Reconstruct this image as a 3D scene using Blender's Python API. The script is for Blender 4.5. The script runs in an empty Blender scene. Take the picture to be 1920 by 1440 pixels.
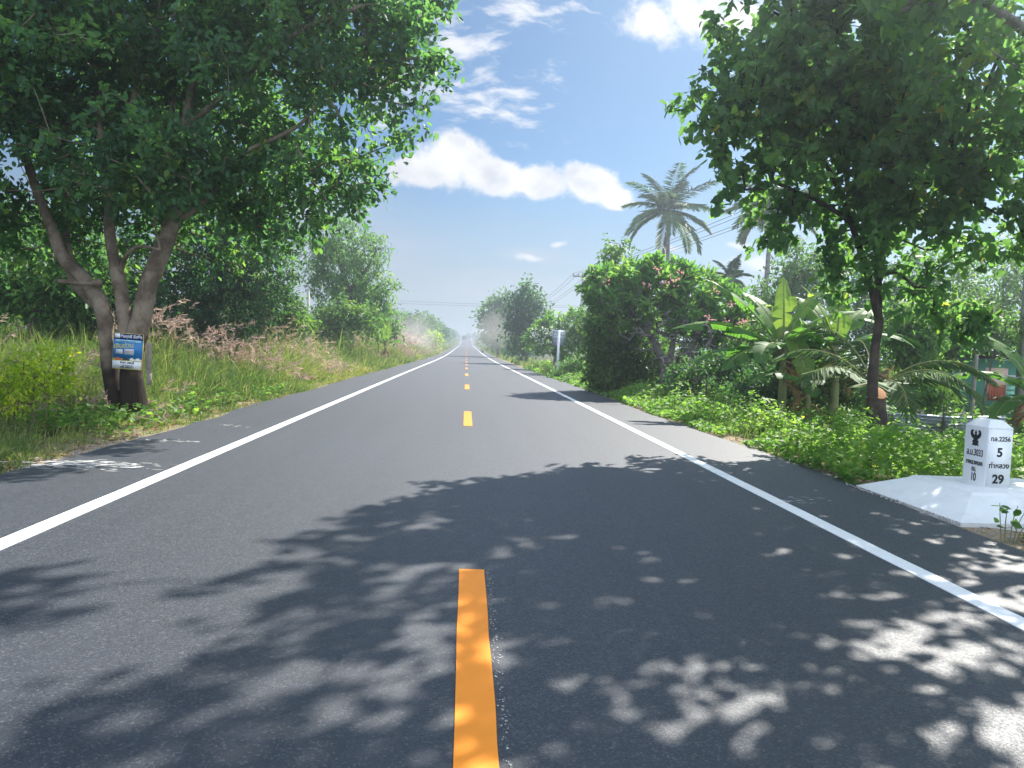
import bpy, bmesh, math
import numpy as np
from mathutils import Vector, Matrix

C = bpy.context.scene.collection
SC = bpy.context.scene
rad = math.radians

# ------------------------------------------------------------------ camera
F = 1442.0                       # focal length in pixels of the 1920 px wide photograph
H = 1.42
cam = bpy.data.cameras.new('camera')
cam.sensor_width = 36.0
cam.lens = 36.0 * F / 1920.0
cam.clip_start = 0.05
cam.clip_end = 6000
camo = bpy.data.objects.new('camera', cam)
C.objects.link(camo)
CAM = np.array([-0.09, 0.0, H])
ROLL = rad(2.4)
_vx, _vy = 874 - 960, 720 - 649
_ux = _vx * math.cos(ROLL) - _vy * math.sin(ROLL)
_uy = _vx * math.sin(ROLL) + _vy * math.cos(ROLL)
YAW = math.atan2(-_ux, F)
PITCH = math.atan2(_uy, math.hypot(F, _ux))
RC = Matrix.Rotation(-YAW, 3, 'Z') @ Matrix.Rotation(rad(90) - PITCH, 3, 'X') @ Matrix.Rotation(ROLL, 3, 'Z')
camo.matrix_world = Matrix.Translation(CAM) @ RC.to_4x4()
SC.camera = camo
RN = np.array(RC)

# ------------------------------------------------------------------ sun, sky, exposure
AZ, EL = rad(38), rad(44)        # sun ahead and to the right of the road
SUNV = Vector((math.sin(AZ) * math.cos(EL), math.cos(AZ) * math.cos(EL), math.sin(EL)))
sun = bpy.data.lights.new('sun', 'SUN')
sun.energy = 4.3
sun.angle = rad(0.5)
sun.color = (1.0, 0.95, 0.87)
suno = bpy.data.objects.new('sun', sun)
suno.rotation_euler = SUNV.to_track_quat('Z', 'Y').to_euler()
suno.location = (30, 40, 60)
C.objects.link(suno)

SC.view_settings.view_transform = 'Standard'
SC.view_settings.look = 'None'
SC.view_settings.gamma = 1.0
SC.view_settings.exposure = 1.42
SC.cycles.use_denoising = True
SC.cycles.max_bounces = 8
SC.cycles.diffuse_bounces = 3
SC.cycles.glossy_bounces = 2
SC.cycles.transmission_bounces = 4
SC.cycles.transparent_max_bounces = 8
SC.cycles.volume_bounces = 0
SC.cycles.caustics_reflective = False
SC.cycles.caustics_refractive = False


def ray(px, py):
    d = RN @ np.array([(px - 960) / F, -(py - 720) / F, -1.0])
    return d


def W(px, py, d):
    """the point seen at photo pixel (px, py) at d metres along the road"""
    r = ray(px, py)
    return CAM + r * (d / r[1])


class NT:
    """small helper to write node trees"""
    def __init__(self, tree):
        self.t = tree
        self.t.nodes.clear()

    def n(self, typ, **kw):
        nd = self.t.nodes.new(typ)
        for k, v in kw.items():
            setattr(nd, k, v)
        return nd

    def put(self, sock, v):
        if isinstance(v, bpy.types.NodeSocket):
            self.t.links.new(v, sock)
        elif v is not None:
            if sock.type == 'RGBA' and hasattr(v, '__len__') and len(v) == 3:
                v = (*v, 1.0)
            sock.default_value = v

    def m(self, op, a, b=None, c=None, clamp=False):
        nd = self.n('ShaderNodeMath', operation=op, use_clamp=clamp)
        for s, v in zip(nd.inputs, (a, b, c)):
            self.put(s, v)
        return nd.outputs[0]

    def vm(self, op, a, b=None, out=0):
        nd = self.n('ShaderNodeVectorMath', operation=op)
        self.put(nd.inputs[0], a)
        if b is not None:
            self.put(nd.inputs[1], b)
        return nd.outputs[out]

    def noise(self, vec, scale, detail=4.0, rough=0.55, out=0, dist=0.0):
        nd = self.n('ShaderNodeTexNoise')
        self.put(nd.inputs['Vector'], vec)
        nd.inputs['Scale'].default_value = scale
        nd.inputs['Detail'].default_value = detail
        nd.inputs['Roughness'].default_value = rough
        nd.inputs['Distortion'].default_value = dist
        return nd.outputs[out]

    def rng(self, v, a, b, lo=0.0, hi=1.0, smooth=True):
        nd = self.n('ShaderNodeMapRange')
        nd.interpolation_type = 'SMOOTHSTEP' if smooth else 'LINEAR'
        self.put(nd.inputs[0], v)
        for i, x in zip((1, 2, 3, 4), (a, b, lo, hi)):
            nd.inputs[i].default_value = x
        return nd.outputs[0]

    def ramp(self, v, stops):
        nd = self.n('ShaderNodeValToRGB')
        el = nd.color_ramp.elements
        while len(el) < len(stops):
            el.new(0.5)
        for e, (p, c) in zip(el, stops):
            e.position = p
            e.color = (*c, 1.0)
        self.put(nd.inputs[0], v)
        return nd.outputs[0]

    def mix(self, f, a, b):
        nd = self.n('ShaderNodeMix', data_type='RGBA')
        self.put(nd.inputs[0], f)
        self.put(nd.inputs[6], a)
        self.put(nd.inputs[7], b)
        return nd.outputs[2]


# world: physical sky with clouds placed by direction
world = bpy.data.worlds.new('World')
SC.world = world
world.use_nodes = True
w = NT(world.node_tree)
sky = w.n('ShaderNodeTexSky', sky_type='NISHITA')
sky.sun_disc = False
sky.sun_elevation = EL
sky.sun_rotation = AZ
sky.air_density = 0.85
sky.dust_density = 0.9
sky.ozone_density = 2.5
tc = w.n('ShaderNodeTexCoord')
sep = w.n('ShaderNodeSeparateXYZ')
w.put(sep.inputs[0], tc.outputs['Generated'])
yy = w.m('MAXIMUM', sep.outputs[1], 0.02)
comb = w.n('ShaderNodeCombineXYZ')
w.put(comb.inputs[0], w.m('DIVIDE', sep.outputs[0], yy))
w.put(comb.inputs[1], w.m('DIVIDE', sep.outputs[2], yy))
UV = comb.outputs[0]                 # tangent-plane coordinates of the northern sky
ahead = w.rng(sep.outputs[1], 0.05, 0.25)
warp = w.vm('MULTIPLY', w.vm('SUBTRACT', w.noise(UV, 9.0, 3, out=1), (0.5, 0.5, 0.5)), (0.05, 0.05, 0.0))
UVW = w.vm('ADD', UV, warp)


def uv_of(px, py):
    r = ray(px, py)
    return (r[0] / r[1], r[2] / r[1])


def blob(px, py, rx, ry, uv=None):
    u, v = uv_of(px, py)
    q = w.vm('MULTIPLY', w.vm('SUBTRACT', uv or UVW, (u, v, 0)), (F / rx, F / ry, 0))
    return w.m('SUBTRACT', 1.0, w.vm('LENGTH', q, out=1))


def union(bl):
    r = bl[0]
    for b in bl[1:]:
        nd = w.n('ShaderNodeMath', operation='SMOOTH_MAX')
        w.put(nd.inputs[0], r)
        w.put(nd.inputs[1], b)
        nd.inputs[2].default_value = 0.25
        r = nd.outputs[0]
    return r


nb = w.noise(UV, 26.0, 8, 0.62)
nf = w.m('SUBTRACT', nb, 0.5)
# the long cumulus over the road, its neighbours and the one high on the right
cum = union([blob(*b) for b in ((850, 302, 88, 58), (780, 322, 80, 36), (925, 328, 95, 50), (1010, 340, 85, 40),
                                (1100, 338, 80, 50), (1150, 365, 50, 34))])
cum2 = union([blob(*b) for b in ((1225, 35, 80, 52), (1300, 15, 100, 72), (1390, 30, 90, 50), (1640, 30, 60, 60), (1560, -20, 160, 60))])
cum3 = union([blob(*b) for b in ((1038, 460, 24, 13), (1000, 488, 34, 12), (1165, 465, 44, 16), (1385, 464, 34, 12), (1420, 500, 70, 22), (1260, 468, 40, 12))])
amp = 1.05
d1 = w.rng(w.m('ADD', cum, w.m('MULTIPLY', nf, amp)), 0.1, 0.46)
d2 = w.rng(w.m('ADD', cum2, w.m('MULTIPLY', nf, 1.7)), 0.0, 0.75)
d3 = w.m('MULTIPLY', w.rng(w.m('ADD', cum3, w.m('MULTIPLY', nf, 1.6)), 0.1, 0.9), 0.75)
# broken fleece of altocumulus
ac_reg = union([blob(*b, uv=UV) for b in ((910, 175, 190, 95), (850, 70, 170, 110), (980, 20, 150, 60), (760, 160, 150, 120))])
st = w.n('ShaderNodeMapping')
st.inputs['Rotation'].default_value = (0, 0, rad(-18))
st.inputs['Scale'].default_value = (0.55, 1.5, 1)
w.put(st.inputs[0], UVW)
nac = w.noise(st.outputs[0], 34.0, 6, 0.6)
d4 = w.rng(w.m('ADD', w.m('MULTIPLY', ac_reg, 0.6), w.m('MULTIPLY', w.m('SUBTRACT', nac, 0.5), 2.3)), 0.18, 0.85)
d4 = w.m('MULTIPLY', d4, 0.85)
# thin veil near the horizon
st2 = w.n('ShaderNodeMapping')
st2.inputs['Scale'].default_value = (0.5, 3.0, 1)
st2.inputs['Rotation'].default_value = (0, 0, rad(14))
w.put(st2.inputs[0], UVW)
nst = w.noise(st2.outputs[0], 7.0, 5, 0.55)
veil_reg = union([blob(*b, uv=UV) for b in ((640, 500, 360, 150), (880, 540, 330, 80), (560, 400, 260, 110), (1000, 480, 120, 26))])
d5 = w.m('MULTIPLY', w.rng(w.m('ADD', w.m('MULTIPLY', veil_reg, 0.7), w.m('MULTIPLY', w.m('SUBTRACT', nst, 0.5), 1.6)), 0.0, 0.9), 0.62)
# bright cloud cover added out of view (behind and overhead) to fill the shade
ng = w.noise(tc.outputs['Generated'], 3.2, 7, 0.6)
d6 = w.m('MULTIPLY', w.rng(ng, 0.42, 0.62), w.m('SUBTRACT', 1.0, ahead))
dens = w.m('MAXIMUM', w.m('MAXIMUM', d1, d2), w.m('MAXIMUM', d3, d4))
dens = w.m('MULTIPLY', dens, ahead)
dens = w.m('MAXIMUM', dens, d6)
low = w.noise(UV, 13.0, 5, 0.55)
# thick middles of the cumulus are a little greyer than the sunlit rims
core = w.m('MULTIPLY', w.m('MULTIPLY', w.rng(low, 0.42, 0.66), w.rng(cum, 0.1, 0.5)), ahead)
ccol = w.mix(core, (7.4, 7.4, 7.6), (5.2, 5.4, 6.0))
ccol = w.mix(ahead, (24, 27, 32), ccol)  # unseen cover set far brighter than the visible clouds, as fill light
tinted = w.vm('MULTIPLY', sky.outputs[0], (0.49, 0.69, 0.79))
# thin veil of stratus low over the horizon
vv = w.m('DIVIDE', sep.outputs[2], w.m('SQRT', w.m('ADD', w.m('POWER', sep.outputs[0], 2.0), w.m('POWER', sep.outputs[1], 2.0))))
band = w.m('MULTIPLY', w.rng(w.m('ADD', vv, w.m('MULTIPLY', w.m('SUBTRACT', nst, 0.5), 0.12)), 0.26, 0.03), 0.72)
tinted = w.mix(band, tinted, (3.6, 4.0, 4.55))
tinted = w.mix(w.m('MULTIPLY', d5, ahead), tinted, (4.6, 4.8, 5.4))
skyc = w.mix(dens, tinted, ccol)
bg = w.n('ShaderNodeBackground')
w.put(bg.inputs[0], skyc)
bg.inputs[1].default_value = 0.05
wo = w.n('ShaderNodeOutputWorld')
w.put(wo.inputs[0], bg.outputs[0])

# ------------------------------------------------------------------ mesh helpers
R0 = np.random.default_rng(11)


def nrm(a):
    return a / np.maximum(np.linalg.norm(a, axis=-1, keepdims=True), 1e-9)


class MB:
    """collects polygons and links them as ONE mesh object"""
    def __init__(self):
        self.v, self.n, self.f = [], 0, {}

    def add(self, verts, faces, mat=0, tint=None):
        verts = np.asarray(verts, float).reshape(-1, 3)
        for fa in faces:
            fa = np.atleast_2d(np.asarray(fa, int))
            t = np.full(len(fa), 0.5) if tint is None else np.broadcast_to(np.asarray(tint, float), (len(fa),)) if np.ndim(tint) == 0 or len(tint) == len(fa) else np.repeat(tint, len(fa) // len(tint))
            self.f.setdefault(fa.shape[1], []).append((fa + self.n, np.full(len(fa), mat), t))
        self.v.append(verts)
        self.n += len(verts)

    def box(self, c, s, mat=0, rot=None):
        p = np.array([[x, y, z] for z in (-.5, .5) for x, y in ((-.5, -.5), (.5, -.5), (.5, .5), (-.5, .5))]) * np.array(s)
        if rot is not None:
            p = p @ np.array(rot).T
        self.add(p + np.array(c), [[[0, 3, 2, 1], [4, 5, 6, 7], [0, 1, 5, 4], [1, 2, 6, 5], [2, 3, 7, 6], [3, 0, 4, 7]]], mat)

    def build(self, name, mats, parent=None, smooth=False, org=None):
        me = bpy.data.meshes.new(name)
        V = np.concatenate(self.v) if self.v else np.zeros((0, 3))
        if org is not None:
            V = V - np.asarray(org)
        me.vertices.add(len(V))
        me.vertices.foreach_set('co', V.astype(np.float32).ravel())
        loops, starts, mi, ti, p = [], [], [], [], 0
        for k, lst in self.f.items():
            fa = np.concatenate([a for a, _, _ in lst])
            loops.append(fa.ravel())
            starts.append(p + np.arange(len(fa)) * k)
            p += fa.size
            mi.append(np.concatenate([b for _, b, _ in lst]))
            ti.append(np.concatenate([c for _, _, c in lst]))
        if loops:
            loops = np.concatenate(loops)
            me.loops.add(len(loops))
            me.loops.foreach_set('vertex_index', loops.astype(np.int32))
            st_ = np.concatenate(starts)
            me.polygons.add(len(st_))
            me.polygons.foreach_set('loop_start', st_.astype(np.int32))
            me.polygons.foreach_set('material_index', np.concatenate(mi).astype(np.int32))
            if smooth:
                me.polygons.foreach_set('use_smooth', np.ones(len(st_), bool))
        if not isinstance(mats, (list, tuple)):
            mats = [mats]
        for m_ in mats:
            me.materials.append(m_)
        me.update(calc_edges=True)
        if loops is not None and len(loops):
            at = me.attributes.new('tint', 'FLOAT', 'FACE')
            at.data.foreach_set('value', np.concatenate(ti).astype(np.float32))
        me.validate()
        o = bpy.data.objects.new(name, me)
        C.objects.link(o)
        if parent is not None:
            o.parent = parent
        return o


def tag(o, label=None, cat=None, group=None, kind=None):
    if label:
        o['label'] = label
    if cat:
        o['category'] = cat
    if group:
        o['group'] = group
    if kind:
        o['kind'] = kind
    return o


def empty(name, loc, label, cat, group=None, rz=0.0):
    o = bpy.data.objects.new(name, None)
    o.location = loc
    o.rotation_euler = (0, 0, rz)
    o.empty_display_size = 0.2
    C.objects.link(o)
    return tag(o, label, cat, group)


def copy_tree(root, loc, rz, sc, label=None, cat=None, group=None):
    r = root.copy()
    C.objects.link(r)
    r.location = loc
    r.rotation_euler = (0, 0, rz)
    r.scale = sc
    tag(r, label, cat, group)
    for ch in root.children:
        c = ch.copy()
        C.objects.link(c)
        c.parent = r
    return r


def catmull(P, n=6):
    P = np.asarray(P, float)
    if len(P) == 2:
        t = np.linspace(0, 1, n + 1)[:, None]
        return P[0] * (1 - t) + P[1] * t
    Q = np.vstack([2 * P[0] - P[1], P, 2 * P[-1] - P[-2]])
    out = []
    for i in range(len(P) - 1):
        p0, p1, p2, p3 = Q[i:i + 4]
        for t in np.linspace(0, 1, n, endpoint=False):
            out.append(.5 * (2 * p1 + (p2 - p0) * t + (2 * p0 - 5 * p1 + 4 * p2 - p3) * t * t + (3 * p1 - p0 - 3 * p2 + p3) * t ** 3))
    out.append(P[-1])
    return np.array(out)


def tube(mb, P, r, sides=8, mat=0, rough=0.0, n=6, smoothit=True, cap=True, seed=0):
    P = np.asarray(P, float)
    r = np.broadcast_to(np.asarray(r, float), (len(P),))
    if smoothit and len(P) > 1:
        Q = catmull(np.column_stack([P, r]), n)
        P, r = Q[:, :3], np.maximum(Q[:, 3], 1e-4)
    T = nrm(np.gradient(P, axis=0))
    a = np.array([1.0, 0, 0]) if abs(T[0][0]) < .8 else np.array([0, 1.0, 0])
    N = nrm(a - T[0] * (a @ T[0]))
    th = np.arange(sides) / sides * 2 * np.pi
    V = []
    for i in range(len(P)):
        N = nrm(N - T[i] * (N @ T[i]))
        B = np.cross(T[i], N)
        rr = r[i]
        if rough:
            rr = r[i] * (1 + rough * (np.sin(th * 2 + i * .37 + seed) * .5 + np.sin(th * 3 - i * .61 + seed * 2) * .4 + np.sin(th * 5 + i * 1.3 + seed) * .25))
            rr = rr[:, None]
        V.append(P[i] + rr * (np.cos(th)[:, None] * N + np.sin(th)[:, None] * B))
    V = np.concatenate(V)
    idx = np.arange(sides)
    F_ = []
    for i in range(len(P) - 1):
        a_, b_ = i * sides + idx, i * sides + (idx + 1) % sides
        F_.append(np.column_stack([a_, b_, b_ + sides, a_ + sides]))
    faces = [np.concatenate(F_)]
    if cap:
        faces.append([list(idx[::-1])])
        faces.append([list((len(P) - 1) * sides + idx)])
    mb.add(V, faces, mat)


def edges(mb, A, B, ra, rb, sides=4, mat=0):
    """many straight tapered twigs at once"""
    if len(A) == 0:
        return
    T = nrm(B - A)
    ref = np.where(np.abs(T[:, 2:3]) < .9, np.array([[0, 0, 1.0]]), np.array([[1.0, 0, 0]]))
    N = nrm(np.cross(T, ref))
    Bn = np.cross(T, N)
    th = np.arange(sides) / sides * 2 * np.pi
    off = np.cos(th)[None, :, None] * N[:, None] + np.sin(th)[None, :, None] * Bn[:, None]
    V = np.concatenate([A[:, None] + ra[:, None, None] * off, B[:, None] + rb[:, None, None] * off], 1)
    i = np.arange(sides)
    f = np.column_stack([i, (i + 1) % sides, (i + 1) % sides + sides, i + sides])
    fa = (np.arange(len(A)) * 2 * sides)[:, None, None] + f[None]
    mb.add(V.reshape(-1, 3), [fa.reshape(-1, 4)], mat)


OVAL = (np.array([(0, 0, 0), (.3, .42, .05), (.68, .4, .03), (1, 0, -.1), (.68, -.4, .03), (.3, -.42, .05)]),
        [[(0, 5, 4, 3), (0, 3, 2, 1)]])
LANCE = (np.array([(0, 0, 0), (.42, .5, .06), (1, 0, -.14), (.42, -.5, .06)]), [[(0, 3, 2), (0, 2, 1)]])
STRAP = (np.array([(0, 0, 0), (.3, .45, .05), (.75, .5, 0), (1, 0, -.16), (.75, -.5, 0), (.3, -.45, .05)]),
         [[(0, 5, 4, 3), (0, 3, 2, 1)]])
HEART = (np.array([(0, 0, 0), (-.08, .3, .05), (.18, .52, .06), (.5, .34, .03), (.6, .42, 0), (1, 0, -.16), (.6, -.42, 0), (.5, -.34, .03), (.18, -.52, .06), (-.08, -.3, .05)]),
         [[(0, 9, 8, 7, 6, 5), (0, 5, 4, 3, 2, 1)]])


def leaves(mb, pos, d, n, L, Wd, tint, shape=OVAL, mat=0):
    d = nrm(d)
    s = nrm(np.cross(d, n))
    n = np.cross(s, d)
    tv, tf = shape
    K = len(tv)
    L = np.broadcast_to(L, (len(pos),))
    Wd = np.broadcast_to(Wd, (len(pos),))
    V = pos[:, None] + (L[:, None, None] * d[:, None]) * tv[None, :, 0:1] + (Wd[:, None, None] * s[:, None]) * tv[None, :, 1:2] + (L[:, None, None] * n[:, None]) * tv[None, :, 2:3]
    fs, tt = [], np.broadcast_to(tint, (len(pos),))
    for f in tf:
        f = np.array(f)
        fa = (np.arange(len(pos)) * K)[:, None, None] + f[None]
        fs.append(fa.reshape(-1, f.shape[1]))
    mb.add(V.reshape(-1, 3), fs, mat, np.repeat(tt, len(np.array(tf[0]))))


def blades(mb, base, h, wd, lean, tint, mat=0, rng=R0):
    """curved grass blades: three bends and a point"""
    N = len(base)
    wd = np.broadcast_to(np.asarray(wd, float), (N,))
    ang = rng.uniform(0, 2 * np.pi, N)
    side = np.column_stack([np.cos(ang), np.sin(ang), np.zeros(N)])
    V = np.zeros((N, 7, 3))
    ln = np.linalg.norm(lean, axis=1)
    for j, (t, k) in enumerate(((0, 1.0), (.38, .95), (.72, .62), (1, 0))):
        p = base.copy()
        p[:, 2] += h * (t - .42 * np.minimum(ln, 1.5) * t ** 2.2)
        p[:, :2] += lean * (h * t ** 1.7)[:, None]
        if j < 3:
            V[:, 2 * j] = p - side * (wd * k * .5)[:, None]
            V[:, 2 * j + 1] = p + side * (wd * k * .5)[:, None]
        else:
            V[:, 6] = p
    o = (np.arange(N) * 7)[:, None]
    q = np.concatenate([o + np.array([[0, 1, 3, 2]]), o + np.array([[2, 3, 5, 4]])])
    t3 = o + np.array([[4, 5, 6]])
    V = V.reshape(-1, 3)
    tint = np.broadcast_to(tint, (N,))
    n0 = mb.n
    mb.v.append(V)
    mb.f.setdefault(4, []).append((q + n0, np.full(len(q), mat), np.concatenate([tint, tint])))
    mb.f.setdefault(3, []).append((t3 + n0, np.full(len(t3), mat), tint))
    mb.n += len(V)


def vnoise(x, y, s, seed=0):
    """smooth 2D value noise in 0..1"""
    x, y = np.asarray(x, float) / s + seed * 17.3, np.asarray(y, float) / s + seed * 5.1
    xi, yi = np.floor(x).astype(int), np.floor(y).astype(int)
    fx, fy = x - xi, y - yi
    fx, fy = fx * fx * (3 - 2 * fx), fy * fy * (3 - 2 * fy)

    def hsh(a, b):
        v = np.sin(a * 127.1 + b * 311.7 + seed * 74.7) * 43758.5453
        return v - np.floor(v)
    return (hsh(xi, yi) * (1 - fx) + hsh(xi + 1, yi) * fx) * (1 - fy) + (hsh(xi, yi + 1) * (1 - fx) + hsh(xi + 1, yi + 1) * fx) * fy


# ------------------------------------------------------------------ materials
def mat(name):
    m_ = bpy.data.materials.new(name)
    m_.use_nodes = True
    t = NT(m_.node_tree)
    return m_, t


def finish(t, shader, disp=None):
    o = t.n('ShaderNodeOutputMaterial')
    t.put(o.inputs[0], shader)


def principled(t, col, rough=0.6, spec=0.4, bump=None, metal=0.0):
    p = t.n('ShaderNodeBsdfPrincipled')
    t.put(p.inputs['Base Color'], col)
    t.put(p.inputs['Roughness'], rough)
    p.inputs['Specular IOR Level'].default_value = spec
    p.inputs['Metallic'].default_value = metal
    if bump is not None:
        b = t.n('ShaderNodeBump')
        b.inputs['Strength'].default_value = bump[1]
        b.inputs['Distance'].default_value = bump[2]
        t.put(b.inputs['Height'], bump[0])
        t.put(p.inputs['Normal'], b.outputs[0])
    return p.outputs[0]


def plain(name, col, rough=0.6, spec=0.4, var=0.15, scale=6.0, metal=0.0, bump=0.0):
    m_, t = mat(name)
    co = t.n('ShaderNodeTexCoord').outputs['Object']
    nz = t.noise(co, scale, 6, 0.6)
    c = t.mix(nz, tuple(x * (1 - var) for x in col), tuple(min(1, x * (1 + var)) for x in col))
    finish(t, principled(t, c, rough, spec, (nz, bump, .02) if bump else None, metal))
    return m_


def leafmat(name, stops, trans=0.38, rough=0.5, spec=0.22, tcol=(2.5, 2.7, 1.3)):
    """leaf blades: own colour by leaf, light coming through when the sun is behind"""
    m_, t = mat(name)
    a = t.n('ShaderNodeAttribute', attribute_name='tint')
    col = t.ramp(a.outputs['Fac'], stops)
    tr = t.n('ShaderNodeBsdfTranslucent')
    t.put(tr.inputs[0], t.vm('MULTIPLY', col, tcol))
    mx = t.n('ShaderNodeMixShader')
    mx.inputs[0].default_value = trans
    t.put(mx.inputs[1], principled(t, col, rough, spec))
    t.put(mx.inputs[2], tr.outputs[0])
    finish(t, mx.outputs[0])
    return m_


M = {}
M['leaf_big'] = leafmat('leaf_dark_tree', [(0, (.034, .088, .05)), (.55, (.06, .135, .066)), (.9, (.1, .19, .05)), (1, (.2, .25, .05))], .52)
M['leaf_right'] = leafmat('leaf_lobed_tree', [(0, (.05, .11, .055)), (.6, (.085, .165, .072)), (.92, (.13, .22, .06)), (1, (.3, .26, .05))], .54)
M['leaf_mid'] = leafmat('leaf_mid_green', [(0, (.04, .095, .035)), (.6, (.075, .155, .045)), (1, (.14, .2, .05))], .4)
M['leaf_light'] = leafmat('leaf_light_green', [(0, (.06, .13, .05)), (.6, (.09, .18, .06)), (1, (.19, .27, .09))], .42)
M['leaf_dark'] = leafmat('leaf_deep_green', [(0, (.024, .06, .034)), (.6, (.04, .1, .045)), (1, (.08, .16, .05))], .38)
M['leaf_yellow'] = leafmat('leaf_yellow_green', [(0, (.14, .22, .02)), (.6, (.26, .34, .03)), (1, (.45, .46, .04))], .45)
M['leaf_plum'] = leafmat('leaf_frangipani', [(0, (.05, .12, .04)), (.6, (.09, .2, .05)), (1, (.19, .28, .08))], .45, .5, .3)
M['vine'] = leafmat('leaf_creeper', [(0, (.045, .11, .025)), (.5, (.11, .21, .045)), (.92, (.22, .33, .07)), (1, (.4, .34, .08))], .45, .55, .22)
M['grass'] = leafmat('grass_blade', [(0, (.04, .08, .026)), (.35, (.1, .17, .05)), (.65, (.2, .255, .085)), (.85, (.32, .3, .14)), (1, (.45, .38, .23))], .4, .5, .2, (1.7, 1.75, .9))
M['plume'] = leafmat('grass_plume', [(0, (.54, .38, .35)), (.4, (.62, .49, .42)), (.75, (.66, .55, .42)), (1, (.68, .6, .44))], .4, .7, .1, (1.1, 1.0, .9))
M['banana'] = leafmat('leaf_banana', [(0, (.05, .12, .04)), (.6, (.1, .21, .05)), (1, (.26, .33, .08))], .5, .5, .18, (2.0, 2.2, .9))
M['frond'] = leafmat('leaf_palm', [(0, (.04, .1, .04)), (.6, (.08, .155, .05)), (1, (.2, .2, .08))], .3, .6, .12, (1.6, 1.7, .8))
M['dry'] = leafmat('leaf_dry', [(0, (.14, .08, .04)), (.5, (.3, .19, .09)), (1, (.46, .34, .18))], .2, .8, .1, (1, 1, 1))


def barkmat(name, c0, c1, c2, lowdark=None):
    m_, t = mat(name)
    co = t.n('ShaderNodeTexCoord').outputs['Object']
    mp = t.n('ShaderNodeMapping')
    mp.inputs['Scale'].default_value = (1, 1, .28)
    t.put(mp.inputs[0], co)
    n1 = t.noise(mp.outputs[0], 22, 8, .7)
    n2 = t.noise(co, 3.2, 5, .6)
    col = t.mix(t.rng(n2, .38, .62), t.mix(n1, c0, c1), t.mix(n1, c1, c2))
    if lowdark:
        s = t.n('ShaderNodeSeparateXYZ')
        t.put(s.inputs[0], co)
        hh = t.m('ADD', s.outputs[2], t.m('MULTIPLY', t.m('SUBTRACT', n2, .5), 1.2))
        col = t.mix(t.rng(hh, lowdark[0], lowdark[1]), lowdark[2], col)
    finish(t, principled(t, col, .9, .15, (n1, .7, .03)))
    return m_


# the foot of the roadside tree is darker brown, with a ragged upper rim
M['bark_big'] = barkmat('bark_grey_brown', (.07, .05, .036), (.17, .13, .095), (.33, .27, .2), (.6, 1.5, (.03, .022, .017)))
M['bark_right'] = barkmat('bark_dark', (.03, .024, .02), (.07, .055, .045), (.12, .095, .075))
M['bark'] = barkmat('bark_plain', (.06, .045, .035), (.13, .1, .075), (.2, .16, .12))
M['bark_pale'] = barkmat('bark_pale', (.1, .088, .078), (.2, .18, .16), (.31, .29, .26))
M['cutwood'] = plain('cut_wood', (.42, .2, .08), .8, .2, .4, 20)

m_, t = mat('asphalt')
co = t.n('ShaderNodeTexCoord').outputs['Object']
vor = t.n('ShaderNodeTexVoronoi')
vor.inputs['Scale'].default_value = 120
t.put(vor.inputs['Vector'], co)
fine = t.noise(co, 160, 3, .6)
mid_ = t.noise(co, 9, 5, .6)
stretch = t.n('ShaderNodeMapping')
stretch.inputs['Scale'].default_value = (1.6, .07, 1)
t.put(stretch.inputs[0], co)
lanes = t.noise(stretch.outputs[0], 1.6, 4, .55)
stone = t.m('POWER', vor.outputs['Color'], 2.0) if False else t.n('ShaderNodeSeparateColor')
t.put(stone.inputs[0], vor.outputs['Color'])
spk = t.rng(stone.outputs[0], .80, 1.0)
base_c = t.mix(lanes, (.016, .0215, .032), (.037, .044, .056))
base_c = t.mix(t.rng(mid_, .35, .7, 0, .4), base_c, (.019, .022, .029))
base_c = t.mix(t.m('MULTIPLY', spk, .5), base_c, (.13, .13, .13))
base_c = t.mix(t.m('MULTIPLY', t.rng(fine, .6, .75), .3), base_c, (.02, .02, .023))
hgt = t.m('ADD', t.m('MULTIPLY', t.m('SUBTRACT', 1.0, vor.outputs['Distance']), .7), t.m('MULTIPLY', fine, .5))
finish(t, principled(t, base_c, t.rng(stone.outputs[1], 0, 1, .5, .72, False), .7, (hgt, .26, .006)))
M['asphalt'] = m_


def paintmat(name, col, worn=.1, rough=.55):
    m_, t = mat(name)
    co = t.n('ShaderNodeTexCoord').outputs['Object']
    n1 = t.noise(co, 3, 5, .6)
    n2 = t.noise(co, 140, 4, .6)
    c = t.mix(t.rng(n1, .3, .75), tuple(x * .93 for x in col), col)
    c = t.mix(t.m('MULTIPLY', t.rng(n2, .62, .8), worn), c, (.2, .19, .17))
    finish(t, principled(t, c, rough, .35, (n2, .25, .004)))
    return m_


M['line_white'] = paintmat('line_white', (.74, .76, .76), .12)
M['line_orange'] = paintmat('line_orange', (.86, .275, .018), .08)
M['pale_flake'] = paintmat('shoulder_mark', (.5, .5, .48), .9, .9)

m_, t = mat('ground_soil')
co = t.n('ShaderNodeTexCoord').outputs['Object']
n1, n2, n3 = t.noise(co, 1.1, 6, .6), t.noise(co, 14, 6, .65), t.noise(co, 60, 4, .6)
sepx = t.n('ShaderNodeSeparateXYZ')
t.put(sepx.inputs[0], co)
edge = t.m('ADD', t.m('ABSOLUTE', sepx.outputs[0]), t.m('MULTIPLY', t.m('SUBTRACT', n1, .5), 1.4))
dirt = t.mix(n2, (.2, .145, .09), (.38, .31, .22))
dirt = t.mix(t.rng(n3, .5, .75), dirt, (.5, .42, .32))
soil = t.mix(n2, (.035, .045, .018), (.09, .085, .04))
finish(t, principled(t, t.mix(t.rng(edge, 4.9, 5.5), dirt, soil), .95, .1, (t.m('ADD', n2, n3), .6, .05)))
M['soil'] = m_

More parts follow.
